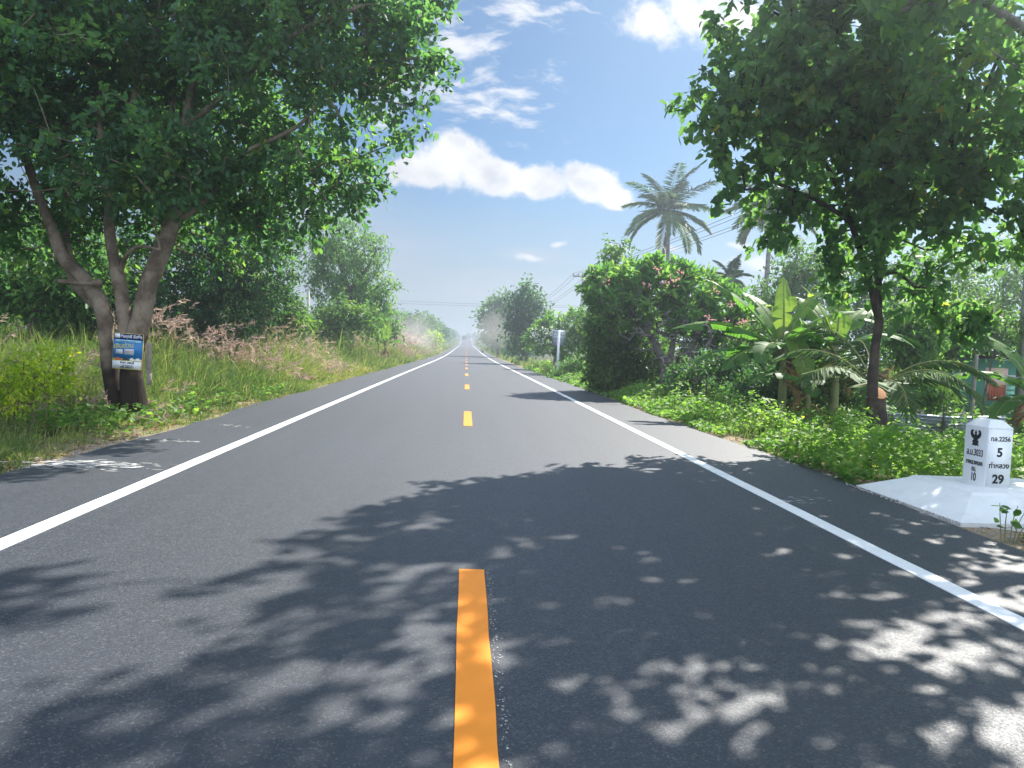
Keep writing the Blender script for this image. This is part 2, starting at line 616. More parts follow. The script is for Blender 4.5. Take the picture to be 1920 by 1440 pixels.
m_, t = mat('white_masonry_paint')
co = t.n('ShaderNodeTexCoord').outputs['Object']
n1, n2 = t.noise(co, 4, 6, .65), t.noise(co, 45, 4, .6)
c = t.mix(t.rng(n1, .45, .8), (.75, .77, .78), (.64, .66, .67))
c = t.mix(t.m('MULTIPLY', t.rng(n2, .6, .78), .45), c, (.4, .38, .34))
n4 = t.noise(co, 11, 7, .7)
szz = t.n('ShaderNodeSeparateXYZ')
t.put(szz.inputs[0], co)
splash = t.m('MULTIPLY', t.rng(t.m('ADD', szz.outputs[2], t.m('MULTIPLY', n4, .16)), .14, .02), .22)
c = t.mix(splash, c, (.3, .25, .19))
c = t.mix(t.m('MULTIPLY', t.rng(n4, .62, .74), .14), c, (.45, .44, .4))
finish(t, principled(t, c, .6, .35, (t.m('ADD', n1, t.m('MULTIPLY', n2, .3)), .25, .02)))
M['whitewash'] = m_
M['plate'] = plain('plate_white', (.8, .82, .82), .35, .5, .03, 12)
M['black'] = plain('lettering_black', (.012, .012, .014), .5, .4, .2)
M['grey_metal'] = plain('galvanised', (.36, .4, .44), .45, .5, .15, 12, .6)
M['post_white'] = plain('post_white', (.72, .75, .77), .5, .4, .06)
M['concrete'] = plain('concrete', (.36, .35, .33), .85, .2, .2, 9, 0, .3)
M['old_wood'] = plain('weathered_wood', (.26, .24, .21), .9, .15, .4, 14, 0, .4)
M['wire'] = plain('wire', (.05, .05, .055), .6, .3, .1)
M['green_wall'] = plain('green_paint', (.06, .22, .14), .6, .3, .2, 5)
M['green_block'] = plain('green_block', (.2, .5, .36), .6, .3, .12, 5)
M['pink_wall'] = plain('pink_sheet', (.62, .42, .34), .7, .2, .15, 3)
M['red_wall'] = plain('red_brown_board', (.3, .06, .02), .7, .3, .25, 8)
M['dark_roof'] = plain('dark_roof', (.06, .055, .05), .8, .2, .3, 8)
M['mortar'] = plain('mortar_pale', (.5, .6, .52), .8, .2, .1)
M['petal_pink'] = leafmat('petal_pink', [(0, (.8, .26, .28)), (1, (.9, .5, .48))], .35, .6, .2, (1, 1, 1))
M['petal_white'] = leafmat('petal_white', [(0, (.72, .72, .62)), (1, (.82, .82, .76))], .35, .6, .2, (1, 1, 1))
M['pseudostem'] = barkmat('banana_stem', (.14, .16, .07), (.24, .26, .11), (.34, .33, .16))
M['truck_red'] = plain('truck_red', (.22, .05, .05), .4, .5, .1)
M['truck_dark'] = plain('truck_dark', (.04, .04, .045), .6, .4, .1)
M['tail_red'] = plain('tail_lamp_red', (.5, .02, .02), .3, .5, .05)
M['rubber'] = plain('rubber', (.02, .02, .02), .8, .2, .1)
M['blue'] = plain('poster_blue', (.012, .17, .42), .4, .5, .04)
M['navy'] = plain('poster_navy', (.012, .016, .1), .4, .5, .05)
M['cyan'] = plain('poster_pale_cyan', (.35, .62, .72), .4, .5, .05)
M['poster_grey'] = plain('poster_grey', (.5, .52, .54), .4, .5, .05)
M['poster_yellow'] = plain('poster_yellow', (.62, .52, .08), .4, .5, .05)
M['poster_white'] = plain('poster_white', (.72, .74, .74), .4, .5, .05)
M['poster_red'] = plain('poster_red', (.5, .08, .04), .4, .5, .05)

# ------------------------------------------------------------------ terrain and road
_py = np.array([-60, 0, 30, 50, 72, 110, 145, 183, 260, 338, 400, 463, 520, 560, 600, 700, 2600.])
_pz = np.array([0, 0, -.02, -.05, -.12, -.12, .05, .34, .85, 1.65, 2.9, 4.8, 6.2, 6.7, 6.8, 6.8, 6.8])
_fy = np.arange(-60, 2600, 4.0)
_fz = np.interp(_fy, _py, _pz)
_k = np.exp(-np.linspace(-2, 2, 13) ** 2)
_k /= _k.sum()
_fz = np.convolve(np.pad(_fz, 6, mode='edge'), _k, mode='valid')


def zr(y):
    return np.interp(y, _fy, _fz)


def sst(t):
    t = np.clip(t, 0, 1)
    return t * t * (3 - 2 * t)


def gz(x, y):
    x, y = np.asarray(x, float), np.asarray(y, float)
    z = zr(y) - .035
    l = sst((-x - 6.0) / 3.0)
    r = sst((x - 4.7) / 2.6)
    z = z + .5 * l - .28 * r
    off = np.clip((np.abs(x) - 4.8) / 1.0, 0, 1)
    z = z + off * ((vnoise(x, y, 2.3, 1) - .5) * .16 + (vnoise(x, y, .6, 2) - .5) * .06)
    return z


def sheet(name, xs, ys, zf, m_):
    X, Y = np.meshgrid(xs, ys)
    Z = zf(X, Y)
    nx, ny = len(xs), len(ys)
    i = np.arange(nx * ny).reshape(ny, nx)
    q = np.stack([i[:-1, :-1], i[:-1, 1:], i[1:, 1:], i[1:, :-1]], -1).reshape(-1, 4)
    mb = MB()
    mb.add(np.column_stack([X.ravel(), Y.ravel(), Z.ravel()]), [q])
    return mb.build(name, m_, smooth=True)


xs = np.unique(np.round(np.concatenate([np.linspace(-4.5, 4.5, 10), np.arange(4.5, 12, .3), -np.arange(4.5, 12, .3), np.arange(12, 40, 2.), -np.arange(12, 40, 2.),
                                        np.geomspace(40, 600, 12), -np.geomspace(40, 600, 12)]), 3))
ys = np.unique(np.round(np.concatenate([np.arange(-30, 40, .35), np.arange(40, 120, 1.5), np.arange(120, 720, 8), np.geomspace(720, 1500, 8)]), 3))
tag(sheet('ground', xs, ys, gz, M['soil']), kind='structure')

# asphalt with slightly ragged edges
ys = np.unique(np.round(np.concatenate([np.arange(-25, 60, .25), np.arange(60, 690, 4)]), 3))
mb = MB()
ex = (vnoise(ys, ys * 0, .8, 3) - .5) * .14 + (vnoise(ys, ys * 0, 3.5, 4) - .5) * .22
ex2 = (vnoise(ys, ys * 0, .7, 5) - .5) * .14 + (vnoise(ys, ys * 0, 4.5, 6) - .5) * .3
cols = np.column_stack([-4.52 + ex, np.full_like(ys, -3.5), np.full_like(ys, -1.5), np.full_like(ys, 1.5), np.full_like(ys, 3.5), 4.42 + ex2])
zz = zr(ys)
top = np.stack([cols, np.repeat(ys[:, None], 6, 1), np.repeat(zz[:, None], 6, 1)], -1)
i = np.arange(len(ys) * 6).reshape(-1, 6)
q = np.stack([i[:-1, :-1], i[:-1, 1:], i[1:, 1:], i[1:, :-1]], -1).reshape(-1, 4)
mb.add(top.reshape(-1, 3), [q])
for c_ in (0, 5):                      # the small broken lip where the mat ends
    a = top[:, c_]
    b = a + np.array([-.03 if c_ == 0 else .03, 0, -.07])
    n_ = len(ys)
    j = np.arange(n_ - 1)
    mb.add(np.concatenate([a, b]), [np.column_stack([j, j + 1, j + 1 + n_, j + n_]) if c_ == 0 else np.column_stack([j, j + n_, j + 1 + n_, j + 1])])
tag(mb.build('road', M['asphalt']), kind='structure')


def strip(name, x0, x1, y0, y1, m_, dz=.005, step=None, jit=0.0):
    n_ = max(2, int((y1 - y0) / (step or 1.0)) + 1)
    y = np.linspace(y0, y1, n_)
    j0 = (vnoise(y, y * 0 + x0, .35, 7) - .5) * jit
    j1 = (vnoise(y, y * 0 + x1, .35, 8) - .5) * jit
    a = np.column_stack([x0 + j0, y, zr(y) + dz])
    b = np.column_stack([x1 + j1, y, zr(y) + dz])
    lo = np.array([0, 0, dz])
    mb = MB()
    k = np.arange(n_ - 1)
    mb.add(np.concatenate([a, b]), [np.column_stack([k, k + n_, k + 1 + n_, k + 1])])
    mb.add(np.concatenate([a, a - lo]), [np.column_stack([k, k + 1, k + 1 + n_, k + n_])])
    mb.add(np.concatenate([b, b - lo]), [np.column_stack([k, k + n_, k + 1 + n_, k + 1])])
    mb.add(np.array([a[0], b[0], b[0] - lo, a[0] - lo]), [[[0, 3, 2, 1]]])
    mb.add(np.array([a[-1], b[-1], b[-1] - lo, a[-1] - lo]), [[[0, 1, 2, 3]]])
    return tag(mb.build(name, m_), kind='structure')


strip('edge_line', -3.155, -3.005, -20, 560, M['line_white'], .005, .5, .008)
strip('edge_line', 3.005, 3.155, -20, 560, M['line_white'], .005, .5, .008)
for k in range(-1, 44):
    y0 = 1.75 + 12 * k
    strip('centre_dash', -.079, .079, y0, y0 + 3.1, M['line_orange'], .006, .1, .006)

# pale marks on the shoulders, drawn as flat flakes
def patch(name, cx, cy, lx, ly, seed, dens_=.5, n=60):
    """broken flat flakes"""
    r = np.random.default_rng(seed)
    mb = MB()
    for _ in range(n):
        x = cx + r.normal(0, lx * .4)
        y = cy + r.normal(0, ly * .4)
        a, b = r.uniform(.02, .1) * (lx + .3), r.uniform(.006, .026)
        th = np.sort(r.uniform(0, 2 * np.pi, 9))
        rr = r.uniform(.5, 1, 9)
        mb.add(np.column_stack([x + a * rr * np.cos(th), y + b * rr * np.sin(th), zr(y) + .003 + r.uniform(0, .0025) + 0 * th]), [[list(range(9))]])
    return mb


def gp(px, py, z=0.0):
    r = ray(px, py)
    s = (z - CAM[2]) / r[2]
    return CAM + r * s


p = gp(165, 870)
tag(patch('p', p[0], p[1], 1.0, .34, 1, n=170).build('pale_mark', M['pale_flake']), 'broken white patch across the left shoulder', 'paint spill', kind='stuff')
p = gp(330, 826)
tag(patch('p', p[0], p[1], .5, .12, 2, n=24).build('pale_mark', M['pale_flake']), 'small white mark on the left shoulder before the blue poster tree', 'paint spill', kind='stuff')
p = gp(432, 797)
tag(patch('p', p[0], p[1], .4, .2, 3, n=16).build('pale_mark', M['pale_flake']), 'faint pale mark on the left shoulder beside tan grass', 'paint spill', kind='stuff')
p = gp(1500, 938)
tag(patch('p', p[0], p[1], .5, .3, 4, n=26).build('pale_mark', M['pale_flake']), 'thin pale streaks on the right shoulder near the white kilometre stone', 'paint spill', kind='stuff')

rc = np.random.default_rng(66)
mb = MB()
for _ in range(260):
    y_ = rc.uniform(1.6, 4.9)
    x_ = .118 + rc.normal(0, .012) - .004 * (y_ - 1.6)
    th = np.sort(rc.uniform(0, 2 * np.pi, 6))
    a_ = rc.uniform(.002, .006)
    mb.add(np.column_stack([x_ + a_ * np.cos(th), y_ + a_ * 1.6 * np.sin(th), zr(y_) + .003 + 0 * th]), [[list(range(6))]])
tag(mb.build('chalk_trace', M['concrete']), 'faint pale setting-out trace beside the nearest orange dash', 'chalk trace', kind='stuff')

# ------------------------------------------------------------------ tree builder
def grow(nodes, targets, rng, seg=.35, droop=.0):
    """join every target to the nearest branch so far; returns nodes, parents and tip counts"""
    P = list(nodes)
    n0 = len(P)
    A = np.zeros((n0 + len(targets) * 14, 3))
    A[:n0] = nodes
    cnt = n0
    par = -np.ones(len(A), int)
    d0 = np.array([np.min(np.sum((nodes - t_) ** 2, 1)) for t_ in targets])
    tips = []
    for k in np.argsort(d0):
        g = targets[k]
        dd = np.linalg.norm(A[:cnt] - g, axis=1) + .25 * np.maximum(0, A[:cnt, 2] - g[2])
        j = int(np.argmin(dd))
        a = A[j]
        l = np.linalg.norm(g - a)
        ns = int(np.clip(round(l / seg), 1, 12))
        bend = rng.normal(0, .1, 3) * l + np.array([0, 0, -.06 * l + .12 * l * (ns > 3)])
        last = j
        for s_ in range(1, ns + 1):
            if cnt >= len(A):
                break
            t_ = s_ / ns
            A[cnt] = a + (g - a) * t_ + bend * (t_ * (1 - t_) * 2)
            par[cnt] = last
            last = cnt
            cnt += 1
        tips.append(last)
    A, par = A[:cnt], par[:cnt]
    w_ = np.zeros(cnt)
    w_[tips] = 1
    for q_ in range(cnt - 1, n0 - 1, -1):
        if par[q_] >= 0:
            w_[par[q_]] += w_[q_]
    return A, par, w_, np.array(tips)


def shell_points(blobs, n, rng, shell=.45, flat_bottom=None):
    c = np.array([b[0] for b in blobs])
    r = np.array([np.broadcast_to(b[1], (3,)) for b in blobs], float)
    p = np.prod(r, 1) ** .8
    k = rng.choice(len(blobs), n, p=p / p.sum())
    u = nrm(rng.normal(0, 1, (n, 3)))
    rr = shell + (1 - shell) * rng.uniform(0, 1, n) ** .6
    return c[k] + u * rr[:, None] * r[k], u, k


def sprays(mb, pts, out, rng, K, L, Wd, twig, shape, tint0, tvar, droop=.35, mat_=0, up=.8, spread=.8):
    """each point carries a leafy spray: K leaves along a drooping twig"""
    N = len(pts)
    tdir = nrm(out * .7 + rng.normal(0, .55, (N, 3)) + np.array([0, 0, -droop * .6]))
    ct = np.clip(tint0 + rng.normal(0, tvar, N), 0, .93)
    pos = np.repeat(pts, K, 0)
    td = np.repeat(tdir, K, 0)
    s_ = rng.uniform(-.55, .75, N * K)
    pos = pos + td * (s_ * twig)[:, None] + rng.normal(0, twig * .16, (N * K, 3))
    d = nrm(td * .5 + rng.normal(0, spread, (N * K, 3)) + np.array([0, 0, -droop]))
    nn = nrm(rng.normal(0, .55, (N * K, 3)) + np.array([0, 0, up]))
    sz = rng.uniform(.65, 1.2, N * K)
    tt = np.clip(np.repeat(ct, K) + rng.normal(0, .1, N * K), 0, .94)
    tt = np.where(rng.uniform(0, 1, N * K) > .994, 1.0, tt)
    leaves(mb, pos, d, nn, L * sz, Wd * sz, tt, shape, mat_)


def tree(name, label, cat, base, stems, blobs, nclu, leaf, seed=1, bark='bark', group=None, r0=.006, sides=9, shell=.45, twigmin=.004, extra=None, cutfrac=.3, knots=None):
    """stems: list of (points, radii) in world space; blobs: crown masses; leaf: dict for sprays()"""
    rng = np.random.default_rng(seed)
    base = np.asarray(base, float)
    root = empty(name, base, label, cat, group)
    tb, cb = MB(), MB()
    nodes = []
    for i_, (P, r) in enumerate(stems):
        tube(tb, np.asarray(P) - base, r, sides, 0, .07, 6, seed=i_ + seed)
        q_ = catmull(np.asarray(P, float), 8)
        nodes.append(q_[int(len(q_) * cutfrac):])
    nodes = np.concatenate(nodes)
    pts, u, k = shell_points(blobs, nclu, rng, shell)
    hole, hs_ = leaf.get('hole', .36), leaf.get('hs', .9)
    hv = (vnoise(pts[:, 0] + pts[:, 2] * .6, pts[:, 1] - pts[:, 2] * .8, hs_, seed) + vnoise(pts[:, 0] - pts[:, 1] * .7, pts[:, 2], hs_, seed + 1)) * .5
    ok_ = hv > hole
    pts, u = pts[ok_], u[ok_]
    gzv = gz(pts[:, 0], pts[:, 1])
    pts[:, 2] = np.maximum(pts[:, 2], gzv + .15)
    tg_ = pts
    if leaf.get('bare'):
        tg_ = np.concatenate([pts, shell_points(leaf['bareblobs'], leaf['bare'], rng, .1)[0]])
    A, par, w_, tips = grow(nodes, tg_, rng, leaf.get('seg', .4))
    ch = np.where(par >= 0)[0]
    rmax = min(s_[1][-1] if np.ndim(s_[1]) else s_[1] for s_ in stems) * 1.05
    rn = np.clip(r0 * np.maximum(w_, 1) ** .46, twigmin, max(rmax, .02))
    edges(tb, A[par[ch]] - base, A[ch] - base, np.minimum(rn[par[ch]], rn[ch] * 1.35), rn[ch], 4)
    lo = dict(leaf)
    for kk in ('seg', 'hole', 'hs', 'bare', 'bareblobs'):
        lo.pop(kk, None)
    lm = lo.pop('mat')
    sprays(cb, pts - base, u, rng, mat_=0, **lo)
    tr_ = tb.build('trunk', [M[bark], M['cutwood']], root, smooth=True)
    cr = cb.build('crown', M[lm], root)
    if extra:
        extra(root, base, rng)
    return root


def PB(lst, zs=1.0, ds=1.0):
    """crown masses given as photo pixel, distance and pixel radius"""
    out = []
    for px, py, d, rp in lst:
        r = rp * d / F
        out.append((W(px, py, d), (r, r * ds, r * zs)))
    return out


def PS(lst, d=None):
    """stem given as (px, py, diameter px, distance)"""
    pts, rr = [], []
    for px, py, dia, dd in lst:
        pts.append(W(px, py, dd))
        rr.append(dia * dd / F / 2)
    return pts, rr


# ---- the big roadside tree on the left, several stems from one foot
D = 13.2
xb = W(240, 768, D)
base = np.array([xb[0], D, float(gz(xb[0], D))])
stemsL = []
def _foot(lst):
    P, r = PS(lst)
    P[0][2] = float(gz(P[0][0], P[0][1])) - .1
    return P, r


stemsL.append(_foot([(224, 772, 44, D), (218, 748, 34, D), (208, 700, 28, D), (200, 640, 27, D), (195, 590, 28, D), (182, 556, 28, D + .1), (155, 520, 25, D + .3), (124, 490, 24, D + .45), (104, 450, 20, D + .5), (88, 405, 17, D + .6), (60, 330, 15, D + .9), (20, 200, 12, D + 1.2), (0, 60, 8, D + 1.4)]))
stemsL.append(PS([(190, 575, 24, D + .2), (165, 556, 22, D + .5), (138, 520, 20, D + .9), (122, 440, 17, D + 1.2), (120, 330, 14, D + 1.5), (90, 180, 10, D + 1.8)]))
stemsL.append(_foot([(253, 778, 52, D - .1), (250, 745, 43, D - .1), (247, 700, 40, D - .1), (252, 650, 38, D - .1), (265, 600, 34, D - .1), (277, 540, 33, D - .1), (293, 495, 31, D), (321, 428, 27, D + .1), (335, 365, 24, D + .2), (338, 290, 21, D + .3), (350, 220, 16, D + .4), (375, 100, 12, D + .4), (420, -40, 8, D + .2)]))
stemsL.append(PS([(242, 680, 30, D - .05), (238, 640, 31, D - .02), (235, 600, 28, D), (229, 560, 24, D), (222, 522, 24, D), (212, 480, 20, D + .1), (205, 420, 18, D + .2), (206, 345, 16, D + .3), (190, 270, 14, D + .5), (185, 180, 11, D + .6), (190, 40, 8, D + .8)]))
stemsL.append(PS([(206, 345, 18, D + .3), (222, 300, 16, D + .2), (242, 240, 15, D + .1), (258, 160, 12, D), (300, 40, 8, D - .3)]))
stemsL.append(PS([(337, 290, 18, D + .3), (320, 240, 14, D + .5), (330, 120, 10, D + .6)]))
stemsL.append(PS([(322, 425, 13, D + .1), (390, 370, 9, D + .2), (455, 290, 8, D - .3), (560, 235, 7, D - .7), (640, 150, 6, D - 1.0), (760, 110, 5, D - 1.2)]))
stemsL.append(PS([(350, 240, 13, D + .3), (450, 150, 10, D - .4), (560, 60, 9, D - 1.0), (680, 10, 6, D - 1.3)]))
stemsL.append(PS([(190, 530, 13, D), (155, 531, 10, D - .2), (108, 527, 8, D - .35)]))          # stub of a pruned limb
stemsL.append(PS([(226, 515, 9, D), (236, 480, 7, D - .3), (262, 462, 6, D - .5), (300, 468, 4, D - .7)]))
blobL = PB([(60, 60, 14, 300), (300, 30, 14.2, 290), (520, 30, 13, 230), (660, 70, 12.6, 160), (745, 55, 12.4, 80), (770, 140, 12.2, 84), (705, 225, 12.4, 90),
            (600, 200, 13, 160), (560, 320, 13.4, 120), (650, 340, 12.6, 66), (590, 400, 13, 45), (540, 425, 13.4, 34), (480, 340, 14, 130), (420, 240, 14, 180), (300, 260, 15, 180), (110, 260, 14.6, 220),
            (20, 390, 15.6, 130), (150, 370, 15.6, 100), (385, 400, 15.4, 110), (490, 415, 14.2, 70), (-80, 240, 13.5, 260), (200, -250, 14.2, 330), (540, -180, 13.2, 260),
            (40, 440, 15.4, 80), (270, 380, 15.4, 90), (640, 380, 13.2, 36), (700, -60, 12.6, 150), (-150, 30, 13, 300), (-20, 150, 13.4, 140), (-30, 320, 13.6, 130), (60, 250, 13.2, 120), (150, 290, 12.3, 105), (300, 310, 12.4, 95), (55, 330, 12.4, 90), (250, 200, 12.0, 120), (90, 150, 12.0, 120), (380, 330, 12.6, 70), (215, 350, 12.6, 60), (335, 170, 12.4, 130), (170, 150, 12.6, 150)], 1.0, .95)
tree('roadside_tree', 'big shady tree with several pale stems from one foot, blue poster on it', 'tree', base, stemsL, blobL, 5900,
     dict(K=24, L=.135, Wd=.085, twig=.42, shape=OVAL, tint0=.5, tvar=.18, droop=.3, mat='leaf_big', seg=.45), seed=3, bark='bark_big', r0=.0055, sides=14, shell=.3)

# ---- the lopped tree on the right whose shade falls on the road
D = 12.6
xb = W(1648, 838, D)
base = np.array([xb[0], D, float(gz(xb[0], D))])
stR = []
P, r = PS([(1648, 842, 50, D), (1647, 815, 41, D), (1645, 785, 37, D), (1643, 760, 36, D), (1642, 744, 35, D)])
P[0][2] = base[2] - .1
stR.append((P, r))
stR.append(PS([(1638, 775, 20, D - .03), (1636, 730, 19, D - .1), (1638, 690, 19, D - .1), (1642, 645, 17, D - .06), (1648, 605, 16, D), (1641, 570, 15, D), (1630, 525, 13, D + .1), (1600, 430, 11, D + .2), (1560, 330, 9, D + .2), (1500, 240, 7, D + .1), (1420, 180, 5, D)]))
stR.append(PS([(1647, 605, 13, D), (1648, 565, 12, D - .1), (1650, 490, 11, D - .2), (1670, 360, 12, D - .3), (1690, 220, 10, D - .5), (1700, 60, 7, D - .6)]))
stR.append(PS([(1600, 420, 11, D + .2), (1540, 380, 8, D), (1450, 340, 6, D - .2)]))
stR.append(PS([(1655, 440, 12, D - .2), (1740, 340, 10, D - .6), (1820, 220, 8, D - 1.0), (1880, 90, 6, D - 1.4)]))
stR.append(PS([(1690, 220, 9, D - .5), (1600, 120, 7, D - .2), (1500, 60, 5, D)]))
blobR = PB([(1440, 70, 12.4, 80), (1400, 150, 12.2, 80), (1350, 175, 12.2, 45), (1335, 215, 12.2, 36), (1480, 180, 12.6, 130), (1420, 270, 12.4, 95), (1365, 275, 12.3, 50), (1500, 320, 12.8, 120), (1435, 370, 12.6, 62),
            (1600, 90, 12.4, 190), (1600, 260, 12.4, 170), (1540, 370, 12.6, 70), (1495, 345, 12.7, 60), (1470, 390, 12.7, 44), (1590, 330, 12.5, 70), (1580, 420, 12.8, 110), (1520, 440, 12.9, 60), (1300, 200, 12.2, 30), (1300, 198, 12.2, 30), (1322, 232, 12.2, 32), (1350, 60, 12.3, 36), (1375, 20, 12.3, 44), (1390, 350, 12.5, 40), (1455, 430, 12.7, 40), (1340, 300, 12.3, 30), (1345, 130, 12.2, 34), (1700, 330, 12, 150), (1740, 130, 11.8, 190), (1700, 470, 12.2, 90), (1560, -130, 12.2, 190), (1740, -120, 11.8, 200),
            (1800, 420, 11.8, 120), (1640, 520, 12.4, 50), (1740, 560, 12, 62), (1830, 540, 11.6, 80), (1900, 470, 11.2, 120), (1890, 600, 11.4, 60), (1930, 300, 11, 150), (1700, 600, 12, 36), (1560, 520, 12.9, 36), (1790, 620, 11.6, 40), (1480, -40, 12.3, 120)], 1.0, 1.0)
blobR += [(np.array([3.5, 11.9, 10.2]), .62), (np.array([4.5, 10.0, 9.0]), .62)]


def cut_face(root, base, rng):
    mb = MB()
    c0 = W(1642, 744, D) - base
    th = np.arange(14) / 14 * 2 * np.pi
    tilt = np.column_stack([np.cos(th) * .14, np.sin(th) * .14, .02 + .1 * np.sin(th)])
    mb.add(np.vstack([[0, 0, .05], tilt]) + c0 + np.array([.01, -.03, .06]), [np.column_stack([np.zeros(14, int), 1 + np.arange(14), 1 + (np.arange(14) + 1) % 14])])
    mb.add(np.vstack([[0, 0, -.2], tilt]) + c0 + np.array([.01, -.03, .06]), [np.column_stack([np.zeros(14, int), 1 + (np.arange(14) + 1) % 14, 1 + np.arange(14)])])
    mb.build('cut_face', M['cutwood'], root)


tree('lopped_tree', 'dark trunked tree with orange saw cut, regrown stem and lobed leaves', 'tree', base, stR, blobR, 1540,
     dict(K=20, L=.155, Wd=.12, twig=.42, shape=HEART, tint0=.56, tvar=.17, droop=.5, mat='leaf_right', seg=.45, up=.9, hole=.42, hs=.6), seed=5, bark='bark_right', r0=.005, sides=14, shell=.3, extra=cut_face, cutfrac=.55)

# ---- its neighbour nearer the camera, mostly out of the frame
D2 = 9.0
base = np.array([9.2, D2, float(gz(9.2, D2))])
stN = [([base + (0, 0, -.1), base + (-.1, .1, 1.4), base + (-.5, .2, 2.9), base + (-1.2, .3, 4.4), base + (-2.4, .1, 5.6), base + (-4.0, -.2, 6.2)], [.2, .17, .14, .1, .07, .04]),
       ([base + (-.4, .2, 2.6), base + (.3, .4, 4.2), base + (.5, .2, 6.0), base + (.2, -.3, 7.6)], [.12, .1, .07, .04]),
       ([base + (-1.0, .3, 4.0), base + (-2.0, -1.2, 5.2), base + (-3.4, -2.6, 6.0)], [.09, .06, .03])]
blobN = [(base + np.array(c), r) for c, r in (((-1.0, .4, 5.0), 1.5), ((-2.6, .4, 6.3), 1.5), ((-4.2, -.2, 6.9), 1.3), ((-5.4, -1.0, 7.0), 1.0), ((-3.2, -2.2, 6.6), 1.5), ((-4.6, -3.4, 6.9), 1.2), ((.4, .3, 6.6), 2.0),
         ((-.8, 1.0, 4.0), 1.0), ((1.0, -1.0, 5.2), 1.6), ((-.4, -2.6, 6.0), 1.5), ((-6.4, -2.4, 7.3), .8), ((-1.8, -4.2, 6.4), 1.2), ((-4.5, -1.0, 6.3), 1.1), ((-4.4, -1.2, 6.6), 1.0))]
tree('overhanging_tree', 'leafy tree at the right edge behind the white kilometre stone, branches overhead', 'tree', base, stN, blobN, 640,
     dict(K=17, L=.155, Wd=.12, twig=.42, shape=HEART, tint0=.56, tvar=.17, droop=.5, mat='leaf_right', seg=.45, up=.9, hole=.43, hs=.7), seed=6, bark='bark_pale', r0=.005, sides=12, shell=.3, cutfrac=.5)


# ---- trees of the middle ground
def bushy(name, label, cat, px, d, blobs_px, n, leaf, seed, stem_px=None, bark='bark', group=None, ds=1.0, shell=.35, r0=.006, stem_r=.12, extra=None, xoff=None):
    x = W(px, 640, d)[0] if xoff is None else xoff
    b = np.array([x, d, float(gz(x, d))])
    bl = PB([q_ if len(q_) == 4 else (q_[0], q_[1], d, q_[2]) for q_ in blobs_px], 1.0, ds)
    if stem_px is None:
        topz = max(c[2] for c, _ in bl)
        mc = np.mean([c for c, _ in bl], 0)
        st_ = [([b + (0, 0, -.1), b + ((mc[0] - x) * .2, 0, (topz - b[2]) * .35), np.array([mc[0], d, b[2] + (topz - b[2]) * .85])], [stem_r, stem_r * .75, stem_r * .25])]
    else:
        st_ = []
        for lst in stem_px:
            P, r = PS([(q_[0], q_[1], q_[2], q_[3] if len(q_) > 3 else d) for q_ in lst])
            st_.append((P, r))
        st_[0][0][0][:] = b + np.array([0, 0, -.1])
    return tree(name, label, cat, b, st_, bl, n, leaf, seed, bark, group, r0=r0, shell=shell, sides=8, extra=extra, cutfrac=.15)


LM = lambda m_, L, tint=.5, K=16, **k: dict(dict(K=K, L=L, Wd=L * .5, twig=L * 3.2, shape=OVAL, tint0=tint, tvar=.2, droop=.35, mat=m_, seg=.6), **k)

bushy('slender_tree', 'tall slender tree with airy pale green sprays, standing alone on the left bank', 'tree', 660, 48,
      [(610, 445, 38), (650, 440, 44), (585, 490, 40), (640, 500, 50), (690, 470, 40), (600, 535, 36), (660, 545, 44), (700, 535, 42), (715, 560, 30), (640, 585, 34), (690, 590, 36)],
      560, LM('leaf_light', .3, .5, 20, Wd=.1, shape=LANCE, twig=.8, droop=.6, hole=.42, hs=1.3), 21,
      [[(664, 640, 13), (655, 560, 11), (645, 520, 9), (630, 460, 6), (615, 425, 4)], [(655, 545, 8), (690, 500, 5), (705, 470, 3)], [(660, 580, 8), (695, 550, 5), (715, 530, 3)]], shell=.3)
bushy('dense_tree', 'dense dark green tree right behind the poster tree', 'tree', 400, 27,
      [(330, 560, 70), (390, 520, 90), (430, 420, 100), (350, 420, 90), (480, 480, 80), (500, 560, 60), (440, 580, 70), (360, 610, 50), (500, 400, 60)],
      1100, LM('leaf_dark', .17, .5, 18), 22, stem_r=.2)
bushy('sunlit_tree', 'tree with yellow green sunlit rim at the right end of the dark left trees', 'tree', 500, 32,
      [(490, 500, 48), (515, 540, 42), (540, 515, 18), (530, 575, 36), (490, 580, 46), (450, 600, 40), (510, 475, 24), (545, 600, 22)],
      480, LM('leaf_mid', .2, .68, 18), 23, stem_r=.15)
bushy('shaded_tree', 'shaded tree with broad leaves at the left edge behind tall grass', 'tree', 60, 23,
      [(40, 480, 90), (130, 500, 80), (-40, 520, 90), (90, 560, 60), (200, 540, 60), (0, 590, 40)], 620, LM('leaf_light', .22, .5, 16), 24, stem_r=.16)
bushy('understory_tree', 'dark bushy tree in the gap between the poster tree stems', 'tree', 200, 25,
      [(180, 590, 60), (120, 600, 45), (260, 580, 70), (230, 480, 60), (300, 610, 50)], 460, LM('leaf_dark', .18, .55, 16), 25, stem_r=.12)
bushy('leafy_bush', 'bright leafy bush below the slender tree, left of the thin pole', 'bush', 548, 34,
      [(548, 600, 26), (530, 615, 24), (565, 612, 20)], 150, LM('leaf_mid', .2, .75, 14), 26, stem_r=.05)
bushy('leafy_bush', 'round green bush at the foot of the slender tree', 'bush', 620, 44,
      [(610, 610, 30), (650, 610, 34), (690, 605, 30), (640, 585, 26), (600, 590, 18)], 230, LM('leaf_mid', .26, .6, 14), 27, stem_r=.06)
bushy('leafy_bush', 'green bush right of the slender tree, just before the dust', 'bush', 712, 55,
      [(700, 605, 28), (728, 615, 24), (680, 590, 22)], 170, LM('leaf_mid', .3, .5, 14), 28, stem_r=.06)
